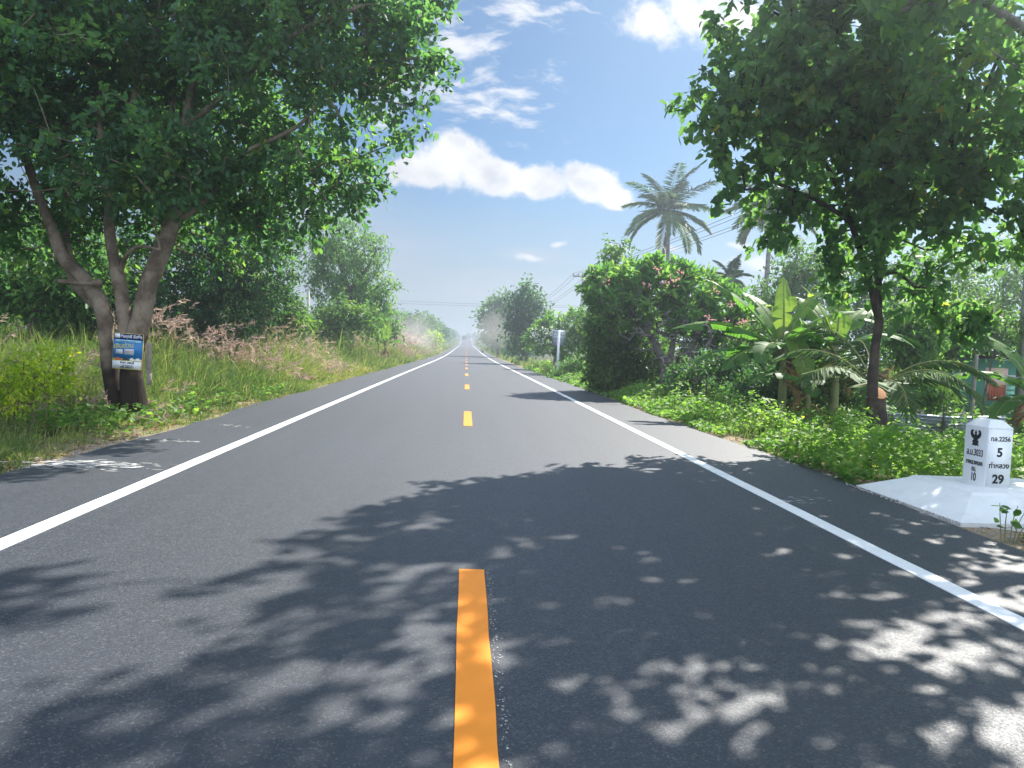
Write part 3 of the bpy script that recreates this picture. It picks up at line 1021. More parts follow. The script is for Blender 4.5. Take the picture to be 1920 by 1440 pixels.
bushy('yellow_shrub', 'yellow green shrub in the tall grass near the poster tree', 'shrub', 62, 10.5,
      [(40, 705, 48), (90, 690, 50), (110, 715, 34), (20, 735, 36)], 120, LM('leaf_yellow', .07, .45, 16, twig=.25), 29, stem_r=.015, r0=.003)
bushy('yellow_shrub', 'yellow leaved shrub far up the left verge beside the dust', 'shrub', 812, 128,
      [(808, 640, 14), (820, 645, 10), (812, 630, 10)], 80, LM('leaf_yellow', .5, .5, 10), 30, stem_r=.08)

def flowers(root, base, rng, pix, d, m_, s):
    mb = MB()
    for px, py in pix:
        c = W(px, py, d + rng.uniform(-.6, .6)) - base
        n = 13
        pos = c + rng.normal(0, .085 * s, (n, 3))
        leaves(mb, pos, rng.normal(0, 1, (n, 3)) + (0, -.3, .4), rng.normal(0, 1, (n, 3)) + (0, -1, .3), .075 * s, .06 * s, rng.uniform(0, 1, n), OVAL)
    mb.build('blossom', M[m_], root)



# right side, from near to far
bushy('frangipani', 'wide frangipani with pink flowers over a tangle of bare grey branches', 'flowering tree', 1255, 26,
      [(1130, 544, 40), (1180, 524, 40), (1240, 529, 44), (1300, 544, 44), (1350, 574, 44), (1390, 614, 40), (1200, 564, 46), (1280, 579, 42), (1330, 614, 34), (1150, 584, 40), (1410, 648, 30), (1230, 504, 26), (1290, 514, 20), (1420, 608, 34), (1390, 698, 34)],
      760, dict(K=13, L=.3, Wd=.085, twig=.14, shape=STRAP, tint0=.6, tvar=.2, droop=-.15, mat='leaf_plum', seg=.5, up=.7, spread=.75, hole=.2, bare=520, bareblobs=PB([(1200, 610, 25.5, 50), (1250, 600, 25.5, 60), (1310, 620, 25.5, 60), (1370, 650, 25.5, 50), (1260, 660, 25.2, 50), (1330, 680, 25.2, 46)])), 31,
      [[(1255, 735, 22), (1245, 690, 18), (1225, 640, 13), (1190, 590, 9)], [(1255, 720, 18), (1290, 660, 12), (1320, 610, 8)], [(1250, 700, 16), (1262, 640, 11), (1265, 580, 7)],
       [(1290, 735, 16, 25.5), (1330, 680, 11, 25.5), (1370, 630, 8, 25.5)]],
      bark='bark_pale', r0=.013, shell=.55, ds=1.4,
      extra=lambda root, base, rng: flowers(root, base, rng, [(1138, 528), (1214, 535), (1243, 534), (1261, 527), (1273, 517), (1236, 508), (1330, 598), (1359, 603), (1372, 572), (1385, 606), (1395, 603), (1340, 545)], 24.3, 'petal_pink', 1.0))


bushy('hedge_tree', 'bushy small leaved tree reaching the road edge left of the pink flowers', 'tree', 1150, 27.5,
      [(1146, 548, 42), (1122, 604, 28), (1124, 660, 32), (1170, 600, 56), (1160, 670, 50), (1135, 520, 28), (1140, 710, 36), (1220, 680, 50), (1128, 575, 28), (1190, 720, 40), (1140, 690, 44), (1118, 635, 26), (1180, 660, 50), (1150, 480, 26)],
      1000, LM('leaf_mid', .17, .6, 18, hole=.15), 32, stem_r=.12, ds=1.2)
bushy('shrub', 'dark shrub under the frangipani beside the banana clump', 'shrub', 1330, 22,
      [(1300, 720, 42), (1350, 710, 48), (1390, 700, 44), (1260, 730, 34)], 260, LM('leaf_dark', .16, .7, 15), 33, stem_r=.05)
bushy('shrub', 'pale green shrub between the banana clump and the lopped tree', 'shrub', 1560, 19,
      [(1530, 730, 36), (1570, 700, 40), (1600, 740, 36), (1545, 690, 30)], 200, LM('leaf_mid', .14, .8, 15), 34, stem_r=.04)
bushy('white_frangipani', 'frangipani with white flowers behind the grey sign back', 'flowering tree', 1040, 56,
      [(1010, 625, 22), (1040, 610, 28), (1075, 605, 28), (1060, 635, 26), (1085, 640, 24), (1025, 645, 24), (1000, 645, 18), (1060, 660, 22), (1090, 615, 22)], 460,
      dict(K=12, L=.34, Wd=.11, twig=.2, shape=STRAP, tint0=.75, tvar=.15, droop=-.1, mat='leaf_plum', seg=.6, up=.7, spread=.8, hole=.15), 35,
      bark='bark_pale', stem_r=.1, r0=.012,
      extra=lambda root, base, rng: flowers(root, base, rng, [(1000, 630), (1008, 636), (1014, 626), (1024, 618), (1030, 628), (1055, 608), (1066, 616), (1070, 635), (1002, 622), (1018, 640), (1040, 622)], 54.6, 'petal_white', 1.9))
bushy('leafy_bush', 'pale green feathery bush on the right verge before the sign post', 'bush', 1072, 40,
      [(1060, 695, 18), (1080, 690, 22), (1095, 700, 20), (1040, 705, 14)], 190, LM('leaf_light', .14, .5, 16, shape=LANCE, hole=.1), 38, stem_r=.03)
bushy('conical_tree', 'dark tall conical tree beyond the grey sign back', 'tree', 988, 74,
      [(985, 555, 22), (978, 585, 28), (1000, 580, 26), (970, 615, 26), (995, 615, 28), (975, 645, 24), (1022, 580, 10), (985, 540, 12)], 330, LM('leaf_dark', .42, .55, 14), 36, stem_r=.2)
bushy('hazy_tree', 'tall grey green tree fading in dust left of the conical tree', 'tree', 935, 118,
      [(930, 580, 22), (945, 570, 20), (915, 600, 16), (940, 605, 24), (925, 625, 22), (950, 630, 20), (905, 590, 10)], 260, LM('leaf_mid', .6, .4, 14), 37, stem_r=.25)

for k, (lab, px, d_, bl, m_, tt, n_) in enumerate((
        ('sunlit shrub between the lopped trunk and the green shed', 1720, 18.5, [(1700, 640, 40), (1740, 610, 44), (1770, 660, 36), (1720, 690, 44), (1690, 590, 34)], 'leaf_light', .55, 300),
        ('low leafy shrub under the green shed', 1780, 16, [(1770, 745, 34), (1800, 760, 30), (1740, 770, 34)], 'leaf_mid', .8, 150),
        ('broad leaved shrub at the right edge above the kilometre stone', 1900, 13, [(1945, 790, 36), (1975, 765, 44), (1925, 815, 24)], 'leaf_mid', .75, 190),
        ('dense bush hiding the left half of the green shed', 1752, 21, [(1740, 680, 40), (1765, 640, 40), (1720, 720, 40), (1780, 600, 40), (1750, 740, 34)], 'leaf_mid', .65, 330),
        ('leafy bush above the roof of the green shed', 1850, 20, [(1830, 620, 38), (1870, 610, 44), (1910, 630, 44), (1940, 660, 40), (1800, 600, 36)], 'leaf_mid', .6, 330),
        ('dark shrub filling the foot of the banana clump', 1480, 19.5, [(1440, 720, 40), (1490, 700, 44), (1530, 680, 40), (1410, 735, 34), (1470, 660, 36)], 'leaf_dark', .7, 330),
        ('bright shrub right of the frangipani below its last pink flowers', 1420, 24, [(1400, 650, 36), (1440, 670, 40), (1430, 620, 30)], 'leaf_mid', .75, 210))):
    bushy('garden_shrub', lab, 'shrub', px, d_, bl, n_, LM(m_, .15, tt, 15), 150 + k, stem_r=.04)

# backdrop trees behind the gardens on the right and the fields on the left
backs = [('green tree behind the trunks of the frangipani', 1270, 38, [(1230, 620, 44), (1290, 610, 48), (1340, 620, 44), (1200, 650, 40), (1260, 660, 46), (1330, 665, 44), (1380, 640, 40)], 'leaf_mid', .5),
         ('green tree between the hedge like tree and the white frangipani', 1110, 46, [(1090, 620, 28), (1120, 600, 30), (1150, 630, 34), (1100, 655, 26), (1140, 660, 30)], 'leaf_mid', .6),
         ('tall green tree behind the banana clump', 1480, 33, [(1480, 560, 60), (1440, 600, 50), (1530, 540, 70), (1500, 500, 50), (1460, 640, 50), (1420, 560, 36)], 'leaf_mid', .45),
         ('dark green tree behind the lopped tree', 1620, 30, [(1620, 560, 80), (1570, 590, 70), (1680, 580, 80), (1640, 640, 60), (1600, 500, 60), (1700, 510, 60), (1700, 700, 60), (1650, 725, 50), (1780, 700, 54), (1600, 720, 50), (1560, 660, 50)], 'leaf_dark', .7),
         ('shady tree filling the garden left of the green shed', 1740, 29, [(1730, 590, 80), (1760, 540, 80), (1790, 610, 60), (1700, 640, 50), (1760, 650, 40)], 'leaf_mid', .5),
         ('tree with drooping leaves over the green shed', 1880, 31, [(1840, 590, 70), (1900, 580, 80), (1960, 620, 80), (1880, 520, 80), (1950, 530, 80), (2040, 600, 90)], 'leaf_mid', .6),
         ('low dark tree between the frangipani and the banana clump', 1400, 36, [(1400, 620, 40), (1370, 650, 40), (1430, 650, 40), (1400, 680, 36)], 'leaf_dark', .6),
         ('bush behind the shed yard at the right edge', 1990, 24, [(1980, 690, 60), (2040, 660, 80), (1960, 640, 50), (2120, 690, 90)], 'leaf_mid', .5)]
for k, (lab, px, d, bl, m_, tt) in enumerate(backs):
    bushy('garden_tree', lab, 'tree', px, d, bl, 420, LM(m_, .22, tt, 15), 50 + k, stem_r=.12)
backs = [('field tree at the far left edge above the grass', -60, 30, [(-60, 480, 90), (-120, 540, 90), (0, 520, 70), (-40, 590, 60), (-180, 500, 100)], 'leaf_mid', .45),
         ('green tree seen through the grass left of the poster tree', 60, 36, [(40, 560, 50), (90, 570, 44), (0, 580, 40), (130, 590, 36)], 'leaf_light', .3),
         ('dark tree between the dense tree and the sunlit tree', 440, 38, [(400, 590, 44), (450, 585, 46), (480, 610, 36), (350, 590, 44), (430, 550, 40)], 'leaf_dark', .5)]
for k, (lab, px, d, bl, m_, tt) in enumerate(backs):
    bushy('field_tree', lab, 'tree', px, d, bl, 360, LM(m_, .24, tt, 15), 60 + k, stem_r=.12)

# rows of far trees along the road: a few builds, each copy a thing of its own
far = []
for k in range(4):
    r_ = np.random.default_rng(80 + k)
    hgt_ = 6.5
    b = np.array([0, 0, -.05])
    bl = [(np.array([r_.normal(0, 1.1), r_.normal(0, 1.1), z_]), (s_, s_, s_ * .85)) for z_, s_ in ((1.6, 1.4), (2.6, 1.7), (3.4, 1.8), (4.2, 1.6), (5.2, 1.3), (3.0, 1.5), (4.4, 1.3), (1.2, 1.2))]
    st_ = [([b, b + (.1, 0, 2.2), b + (.2, .1, 5.0)], [.18, .13, .05])]
    # grown at the origin, moved where it stands by the loop below
    t_ = tree('verge_tree', 'far tree', 'tree', b, st_, bl, 210, LM(('leaf_mid', 'leaf_light', 'leaf_dark', 'leaf_mid')[k], .5, (.5, .4, .6, .75)[k], 11, twig=1.0), 90 + k, sides=6, group='far trees lining the road')
    far.append(t_)
used = [False] * 4
r_ = np.random.default_rng(5)
LFAR = {-1: 'far hazy tree in the row on the left of the road beyond the dust', 1: 'far hazy tree in the row on the right of the road beyond the dust'}
spots = []
for sd in (-1, 1):
    y = 88.0 if sd < 0 else 138.0
    while y < 620:
        spots.append((sd * (8.2 + r_.uniform(0, 2.6) + (3.0 if y < 120 else 0)), y, sd))
        if y > 150:
            spots.append((sd * (12.5 + r_.uniform(0, 3)), y + r_.uniform(0, 8), sd))
        y *= 1.075
        y += 2
for x_, y_ in ((-2.5, 655), (2.6, 662), (0.4, 690), (-7, 650), (7, 668)):
    spots.append((x_, y_, 0))
for i_, (x_, y_, sd) in enumerate(spots):
    k = int(r_.integers(0, 4))
    s_ = r_.uniform(.75, 1.15) * (1.0 if sd else .9) * (.95 if (sd < 0 and y_ < 130) else 1.12 if y_ < 260 else 1)
    loc = (x_, y_, float(gz(x_, y_)))
    lab = LFAR.get(sd, 'farthest hazy tree closing the view over the top of the road')
    grp = {-1: 'far trees on the left', 1: 'far trees on the right', 0: 'trees over the top of the road'}[sd]
    if not used[k]:
        used[k] = True
        o = far[k]
        o.location, o.rotation_euler, o.scale = loc, (0, 0, r_.uniform(0, 6.28)), (s_, s_, s_)
        tag(o, lab, 'tree', grp)
    else:
        copy_tree(far[k], loc, r_.uniform(0, 6.28), (s_, s_, s_ * r_.uniform(.9, 1.15)), lab, 'tree', grp)

# ------------------------------------------------------------------ palms and bananas
def arc(base, az, e0, bend, L, n=24):
    """a rib that leaves at elevation e0 and bends over"""
    t_ = np.linspace(0, 1, n)
    ang = e0 - bend * t_ ** 1.2
    ds = L / (n - 1)
    hx = np.concatenate([[0], np.cumsum(np.cos(ang[:-1]) * ds)])
    hz = np.concatenate([[0], np.cumsum(np.sin(ang[:-1]) * ds)])
    return np.asarray(base) + np.column_stack([hx * math.cos(az), hx * math.sin(az), hz]), t_


def frond(az, e0, bend, L, ll, rng, nl=55, tint=.5, wd=.05, ribr=.03, hang=.6):
    mb = MB()
    P, t_ = arc((0, 0, 0), az, e0, bend, L)
    tube(mb, P[::3], np.linspace(ribr, ribr * .2, len(P[::3])), 4, 1, n=2)
    T = nrm(np.gradient(P, axis=0))
    side = np.array([-math.sin(az), math.cos(az), 0.0])
    for s_ in (-1, 1):
        u = np.linspace(.12, 1, nl)
        pos = np.column_stack([np.interp(u, t_, P[:, j]) for j in range(3)])
        tg = nrm(np.column_stack([np.interp(u, t_, T[:, j]) for j in range(3)]))
        d = nrm(tg * (.55 + .3 * u[:, None]) + s_ * side * .85 + np.array([0, 0, -hang]) * rng.uniform(.5, 1.2, (nl, 1)) + rng.normal(0, .08, (nl, 3)))
        l_ = ll * np.sin(np.pi * (.12 + .8 * u)) ** .6 * rng.uniform(.8, 1.1, nl)
        n_ = nrm(np.cross(d, tg) * s_ + np.array([0, 0, .4]))
        leaves(mb, pos, d, n_, l_, wd, np.clip(tint + rng.normal(0, .12, nl), 0, 1), LANCE, 0)
    return mb


def palm(name, label, base, height, lean, crown_r, nf, seed, ll=.9, trunk_r=.16, group=None, wd=.07):
    rng = np.random.default_rng(seed)
    root = empty(name, base, label, 'palm tree', group)
    mb = MB()
    P = [(0, 0, -.1), (lean * .15, 0, height * .3), (lean * .5, 0, height * .65), (lean, 0, height)]
    tube(mb, P, [trunk_r * 1.5, trunk_r * 1.05, trunk_r * .9, trunk_r * .8], 10, 0, .03)
    mb.build('trunk', M['bark_pale'], root, smooth=True)
    for k in range(nf):
        az = k * 2.39996 + rng.uniform(-.2, .2)
        f_ = k / max(1, nf - 1)
        e0 = rad(86 - 112 * f_ ** .85 + rng.uniform(-6, 6))
        bend = rad(46 + 22 * f_ + rng.uniform(-10, 14))
        o = frond(az, e0, bend, crown_r * rng.uniform(.85, 1.08), ll, rng, tint=.25 + .35 * f_ + (.3 if k == nf - 1 else 0), wd=wd, ribr=.035).build('frond', [M['frond'], M['pseudostem']], root)
        o.location = (lean, 0, height)
    if name == 'coconut_palm':
        mb = MB()
        for k in range(9):
            a = k * 2.4
            c = np.array([lean + .28 * math.cos(a), .28 * math.sin(a), height - .25 - .12 * (k % 3)])
            u, v = np.meshgrid(np.linspace(0, np.pi, 6), np.linspace(0, 2 * np.pi, 8, endpoint=False), indexing='ij')
            V = np.stack([np.sin(u) * np.cos(v) * .11, np.sin(u) * np.sin(v) * .11, np.cos(u) * .14], -1).reshape(-1, 3) + c
            q_ = [[i_ * 8 + j_, (i_ + 1) * 8 + j_, (i_ + 1) * 8 + (j_ + 1) % 8, i_ * 8 + (j_ + 1) % 8] for i_ in range(5) for j_ in range(8)]
            mb.add(V, [q_])
        mb.build('coconuts', M['pseudostem'], root, smooth=True)
    return root


pt = W(1262, 395, 55)
palm('coconut_palm', 'tall coconut palm with full crown rising behind the frangipani', (pt[0], 55, float(gz(pt[0], 55))), pt[2] - float(gz(pt[0], 55)), -.35, 3.9, 20, 3, 1.0, wd=.06)
pt = W(1442, 392, 46)
palm('coconut_palm', 'second coconut palm half hidden behind the lopped tree', (pt[0], 46, float(gz(pt[0], 46))), pt[2] - float(gz(pt[0], 46)), .2, 3.2, 18, 4)
pt = W(1365, 520, 46)
palm('young_palm', 'small palm tuft peeping over the right of the frangipani', (pt[0], 46, float(gz(pt[0], 46))), pt[2] - float(gz(pt[0], 46)), .1, 1.7, 12, 5, .5, .1)
# a young coconut palm whose long fronds arch low behind the lopped tree
x = W(1640, 720, 15.2)[0]
b = np.array([x, 15.2, float(gz(x, 15.2))])
root = empty('low_palm', b, 'young palm with long low arching fronds right behind the lopped trunk', 'palm tree')
rng = np.random.default_rng(14)
mb = MB()
tube(mb, [(0, 0, -.1), (.02, 0, .5), (0, 0, 1.15)], [.13, .12, .09], 9, 0, .05)
mb.build('trunk', M['bark'], root, smooth=True)
for az, e0, bend, L in ((-12, 52, 100, 2.6), (8, 40, 95, 2.3), (-55, 48, 115, 2.4), (200, 45, 90, 2.2), (160, 60, 95, 2.3), (75, 62, 80, 2.5), (115, 70, 70, 2.4), (-95, 40, 120, 1.9), (240, 35, 100, 2.0)):
    o = frond(rad(az), rad(e0), rad(bend), L, .5, rng, 44, .55, .035, .022, .8).build('frond', [M['frond'], M['pseudostem']], root)
    o.location = (0, 0, 1.1)


def banana_leaf(az, e0, bend, L, Wm, rng, tint, tear=.5):
    mb = MB()
    n = 40
    P, t_ = arc((0, 0, 0), az, e0, bend, L, n)
    T = nrm(np.gradient(P, axis=0))
    side = np.array([-math.sin(az), math.cos(az), 0.0])
    tube(mb, P[::4], np.linspace(.035, .006, len(P[::4])), 5, 1, n=2)
    for s_ in (-1, 1):
        g_off, g_left = np.zeros(3), 0
        for i_ in range(int(n * .2), n - 1):
            if g_left <= 0:
                g_left = int(rng.integers(2, 8))
                g_off = np.array([0, 0, -abs(rng.normal(0, .55 * tear))]) + T[i_] * rng.normal(0, .26 * tear)
                gap = rng.uniform(.0, .35) * tear
            g_left -= 1
            f0, f1 = (t_[i_] - .2) / .8, (t_[i_ + 1] - .2) / .8
            w0 = Wm * max(.02, math.sin(math.pi * min(1, .06 + .94 * max(f0, 0) ** .85)) ** .55)
            w1 = Wm * max(.02, math.sin(math.pi * min(1, .06 + .94 * max(f1, 0) ** .85)) ** .55)
            up = np.cross(T[i_], side) * -1
            up = np.array([0, 0, 1.0]) if abs(up[2]) < .1 else up * np.sign(up[2])
            dirn = nrm(side * s_ + up * .18 + g_off)
            a, b_ = P[i_], P[i_ + 1]
            e1 = b_ + dirn * w1 + T[i_] * .02
            e0_ = a + dirn * w0 + (T[i_] * (P[i_ + 1] - P[i_]) @ T[i_] * 0 if True else 0)
            if g_left == 0:
                e1 = e1 + (e0_ - e1) * gap
            m0, m1 = a + nrm(side * s_ + up * .28 + g_off * .4) * w0 * .5, b_ + nrm(side * s_ + up * .28 + g_off * .4) * w1 * .5
            mb.add([a, b_, m1, m0, e1, e0_], [[[0, 1, 2, 3], [3, 2, 4, 5]]], 0, float(np.clip(tint + rng.normal(0, .05), 0, 1)))
    return mb


def banana(label, px, py_base, d, hs, leaves_, seed, r=.095, dry=6):
    rng = np.random.default_rng(seed)
    x = W(px, py_base, d)[0]
    b = np.array([x, d, float(gz(x, d))])
    root = empty('banana_plant', b, label, 'banana plant', 'banana plants')
    mb = MB()
    tube(mb, [(0, 0, -.1), (.03, 0, hs * .5), (0, .02, hs)], [r * 1.15, r, r * .6], 10, 0, .06)
    mb.build('pseudostem', M['pseudostem'], root, smooth=True)
    for az, e0, bend, L, Wm, tint, tear in leaves_:
        o = banana_leaf(rad(az), rad(e0), rad(bend), L, Wm, rng, tint, tear).build('leaf', [M['banana'], M['pseudostem']], root)
        o.location = (0, 0, hs - .05)
    for k in range(dry):
        o = banana_leaf(rng.uniform(0, 6.28), rad(-8), rad(78), hs * .55, .1, rng, .5, 1.6).build('dead_leaf', [M['dry'], M['dry']], root)
        o.location = (0, 0, hs * rng.uniform(.62, .92))
    return root


banana('tall banana plant with one bright upright leaf, nearest the frangipani', 1462, 780, 17.6, 1.9,
       [(74, 80, 30, 2.1, .3, .85, 1.0), (180, 38, 62, 2.9, .36, .35, .8), (188, 16, 50, 2.4, .33, .3, .9), (168, 60, 40, 2.7, .34, .5, .8), (-20, 66, 70, 2.0, .32, .55, .6), (205, 22, 75, 2.0, .32, .3, .9), (35, 55, 95, 2.2, .32, .45, .9), (-70, 58, 80, 1.6, .3, .4, .8), (120, 74, 55, 2.1, .33, .6, .8), (10, 78, 48, 2.1, .33, .7, .8), (230, 34, 90, 1.9, .3, .35, 1.0)], 41)
banana('banana plant with torn spreading leaves just left of the lopped trunk', 1560, 780, 17.9, 2.0,
       [(60, 78, 50, 2.1, .32, .75, 1.0), (110, 70, 55, 2.1, .31, .7, 1.0), (185, 35, 80, 2.0, .32, .4, .9), (5, 42, 85, 2.5, .35, .35, .8), (185, 20, 60, 2.2, .34, .25, .9), (-35, 50, 95, 1.9, .32, .35, .8), (215, 45, 85, 1.8, .3, .45, .7), (150, 80, 40, 1.9, .3, .8, .6), (35, 66, 70, 2.2, .33, .6, .9), (80, 60, 80, 2.1, .33, .5, .9), (165, 58, 70, 2.1, .32, .55, .9)], 42)
banana('smaller banana plant low between the two tall banana plants', 1512, 780, 16.6, 1.1,
       [(190, 45, 95, 1.7, .3, .35, .8), (20, 50, 90, 1.7, .3, .4, .8), (100, 75, 45, 1.7, .3, .75, .4), (250, 40, 95, 1.5, .28, .3, .9)], 43, .08)
banana('banana plant with broad leaves behind the lopped trunk', 1690, 760, 20.5, 2.2,
       [(170, 55, 70, 2.1, .34, .6, .5), (60, 75, 50, 2.0, .34, .8, .5), (10, 45, 80, 2.1, .33, .5, .8), (-60, 40, 90, 1.8, .3, .4, .9), (120, 65, 60, 2.0, .32, .7, .5)], 44)
banana('banana plant leaning a torn leaf in from the right edge', 1935, 800, 15.0, 1.2,
       [(180, 38, 60, 1.9, .3, .35, .9), (120, 70, 50, 1.8, .3, .6, .5), (200, 10, 80, 1.5, .3, .3, .9), (40, 65, 60, 1.8, .3, .6, .6), (230, 45, 85, 1.5, .28, .4, .8)], 45)
banana('banana plant on the left bank just before the dust', 722, 660, 52, 1.3,
       [(30, 70, 60, 1.9, .34, .7, .5), (120, 72, 60, 1.9, .34, .7, .5), (190, 55, 80, 1.8, .32, .4, .7), (-20, 45, 95, 1.8, .32, .4, .7), (80, 82, 30, 2.0, .34, .8, .4)], 46)

# ------------------------------------------------------------------ kilometre stone
kx, ky = 5.25, 7.5
TOPZ = .2
root = empty('kilometre_stone', (kx, ky, 0), 'white kilometre stone with black lettering on a sloping white concrete apron', 'kilometre stone')
def frustum(mb, x0, x1, y0, y1, z0, X0, X1, Y0, Y1, z1, cap=True, bottom=False):
    V = [(x0, y0, z0), (x1, y0, z0), (x1, y1, z0), (x0, y1, z0), (X0, Y0, z1), (X1, Y0, z1), (X1, Y1, z1), (X0, Y1, z1)]
    f = [[0, 1, 5, 4], [1, 2, 6, 5], [2, 3, 7, 6], [3, 0, 4, 7]]
    if cap:
        f.append([4, 5, 6, 7])
    if bottom:
        f.append([3, 2, 1, 0])
    mb.add(V, [f])


def bevel(o, wd, seg=2):
    m2 = o.modifiers.new('bevel', 'BEVEL')
    m2.width = wd
    m2.segments = seg
    m2.limit_method = 'ANGLE'


mb = MB()                                         # apron: low skirt, slope, flat top
frustum(mb, -.77, 1.35, -.8, 1.1, -.2, -.77, 1.35, -.8, 1.1, .0, cap=False)
frustum(mb, -.77, 1.35, -.8, 1.1, .0, -.36, .95, -.33, .75, TOPZ - .028, cap=False)
frustum(mb, -.36, .95, -.33, .75, TOPZ - .028, -.33, .92, -.3, .72, TOPZ)
o = mb.build('apron', M['whitewash'], root)
bevel(o, .012)
PW, PD, PH = .268, .36, .69
mb = MB()
s = .03
frustum(mb, 0, PW, 0, PD, TOPZ - .02, 0, PW, 0, PD, TOPZ + PH - .075, cap=False)
frustum(mb, 0, PW, 0, PD, TOPZ + PH - .075, .065, PW - .065, .07, PD - .07, TOPZ + PH)
pillar = mb.build('pillar', M['whitewash'], root)
bevel(pillar, .008)
mb = MB()
mb.box((PW / 2, -.004, TOPZ + .302), (PW - .014, .004, .585))
plate_f = mb.build('front_plate', M['plate'], root)
for px_, pz_ in ((.02, .03), (PW - .02, .03), (.02, .6), (PW - .02, .6), (.02, .31), (PW - .02, .31)):
    mb = MB()
    tube(mb, [(px_, -.006, TOPZ + pz_), (px_, -.009, TOPZ + pz_)], .004, 8, smoothit=False)
    mb.build('bolt', M['grey_metal'], plate_f)


def text(body, size, mw, m_, parent, name='lettering', w=1.0, bold=0.0, spacing=1.0, ext=.0012):
    cu = bpy.data.curves.new(name, 'FONT')
    cu.body = body
    cu.size = size
    cu.align_x = 'CENTER'
    cu.align_y = 'CENTER'
    cu.extrude = ext
    cu.offset = bold
    cu.space_character = spacing
    cu.materials.append(m_)
    o = bpy.data.objects.new(name, cu)
    C.objects.link(o)
    dg = bpy.context.evaluated_depsgraph_get()
    me = bpy.data.meshes.new_from_object(o.evaluated_get(dg), depsgraph=dg)
    bpy.data.objects.remove(o)
    if not me.materials:
        me.materials.append(m_)
    o = bpy.data.objects.new(name, me)
    C.objects.link(o)
    o.parent = parent
    o.matrix_local = mw @ Matrix.Diagonal((w, 1, 1, 1))
    return o


RX90 = Matrix.Rotation(rad(90), 4, 'X')
def front(z, x=PW / 2):
    return Matrix.Translation((x, -.0075, TOPZ + z)) @ RX90


def left(z, y=PD / 2):
    return Matrix.Translation((-.0025, y, TOPZ + z)) @ Matrix.Rotation(rad(-90), 4, 'Z') @ RX90


text('ทล.2256', .066, front(.50), M['black'], plate_f, bold=.0012, w=.95)
text('5', .125, front(.36), M['black'], plate_f, bold=.004)
text('ท่าหลวง', .072, front(.225), M['black'], plate_f, bold=.0015, w=.95)
text('29', .125, front(.085), M['black'], plate_f, bold=.004)
text('ล.บ.3033', .1, left(.335), M['black'], pillar, bold=.001, w=.72)
text('ทางหลวงชนบท', .07, left(.232), M['black'], pillar, bold=.001, w=.62)
text('กม.', .075, left(.165), M['black'], pillar, bold=.001, w=.7)
text('10', .12, left(.08), M['black'], pillar, bold=.002, w=.7)
# black winged emblem above the number
half = [(0, 1.0), (.035, .93), (.05, .88), (.085, .85), (.08, .76), (.05, .71), (.13, .67), (.2, .7), (.27, .78), (.29, .85), (.25, .9), (.2, .9), (.24, .97), (.33, .99), (.42, .95), (.48, .86), (.49, .74),
        (.45, .62), (.37, .53), (.27, .47), (.2, .44), (.17, .38), (.25, .33), (.28, .26), (.26, .19), (.19, .14), (.3, .11), (.31, .05), (.22, .02), (.1, .05), (0, .0)]
pl = [(x_, z_) for x_, z_ in half] + [(-x_, z_) for x_, z_ in half[-2:0:-1]]
bm = bmesh.new()
vs = [bm.verts.new((-.003, PD / 2 - x_ * .17, TOPZ + .405 + z_ * .17)) for x_, z_ in pl]
fc = bm.faces.new(vs)
ex_ = bmesh.ops.extrude_face_region(bm, geom=[fc])
bmesh.ops.translate(bm, vec=(-.002, 0, 0), verts=[e for e in ex_['geom'] if isinstance(e, bmesh.types.BMVert)])
bmesh.ops.recalc_face_normals(bm, faces=bm.faces)
me = bpy.data.meshes.new('emblem')
bm.to_mesh(me)
bm.free()
me.materials.append(M['black'])
o = bpy.data.objects.new('emblem', me)
C.objects.link(o)
o.parent = root

# ------------------------------------------------------------------ poster nailed to the tree
pc = W(240, 659, 12.84)
PWD, PHT = .50, .585
root = empty('poster', pc, 'blue and white advertising poster nailed to the big left tree', 'poster')
root.rotation_euler = (0, rad(2.0), rad(-6))
mb = MB()
mb.box((0, 0, 0), (PWD, .012, PHT))
mb.build('board', M['poster_yellow'], root)


def panel(name, x0, x1, z0, z1, m_, lift):
    mb = MB()
    mb.box(((x0 + x1) / 2 * PWD, -.006 - lift / 2, (z0 + z1) / 2 * PHT), ((x1 - x0) * PWD, lift, (z1 - z0) * PHT))
    return mb.build(name, m_, root)


p_head = panel('header', -.49, .49, .33, .49, M['navy'], .001)
p_pic = panel('picture', -.49, .49, -.2, .33, M['blue'], .001)
p_foot = panel('footer', -.49, .47, -.48, -.27, M['poster_white'], .001)
panel('logo_tile', -.46, -.28, .36, .48, M['poster_white'], .002)
p_slog = panel('slogan_bar', -.42, .42, .255, .315, M['cyan'], .002)
panel('offer_tile', -.4, -.17, -.08, .05, M['poster_grey'], .002)
p_off = panel('offer_tile', -.12, .2, -.09, .07, M['poster_grey'], .002)
mb = MB()
for x_, w_, m2 in ((-.3, .2, 2), (-.05, .24, 1), (.16, .16, 0), (.36, .2, 0)):
    cx_, cz_ = x_ * PWD, -.225 * PHT
    mb.add([(cx_ - w_ * .25, -.0085, cz_ - .014), (cx_ + w_ * .25, -.0085, cz_ - .014), (cx_ + w_ * .25, -.0085, cz_ + .006), (cx_ + w_ * .12, -.0085, cz_ + .012), (cx_ + w_ * .06, -.0085, cz_ + .03), (cx_ - w_ * .12, -.0085, cz_ + .03), (cx_ - w_ * .24, -.0085, cz_ + .006)], [[list(range(7))]], m2)
mb.build('car_picture', [M['poster_white'], M['truck_dark'], M['poster_red']], root)
def pt_(x_, z_):
    return Matrix.Translation((x_ * PWD, -.009, z_ * PHT)) @ RX90


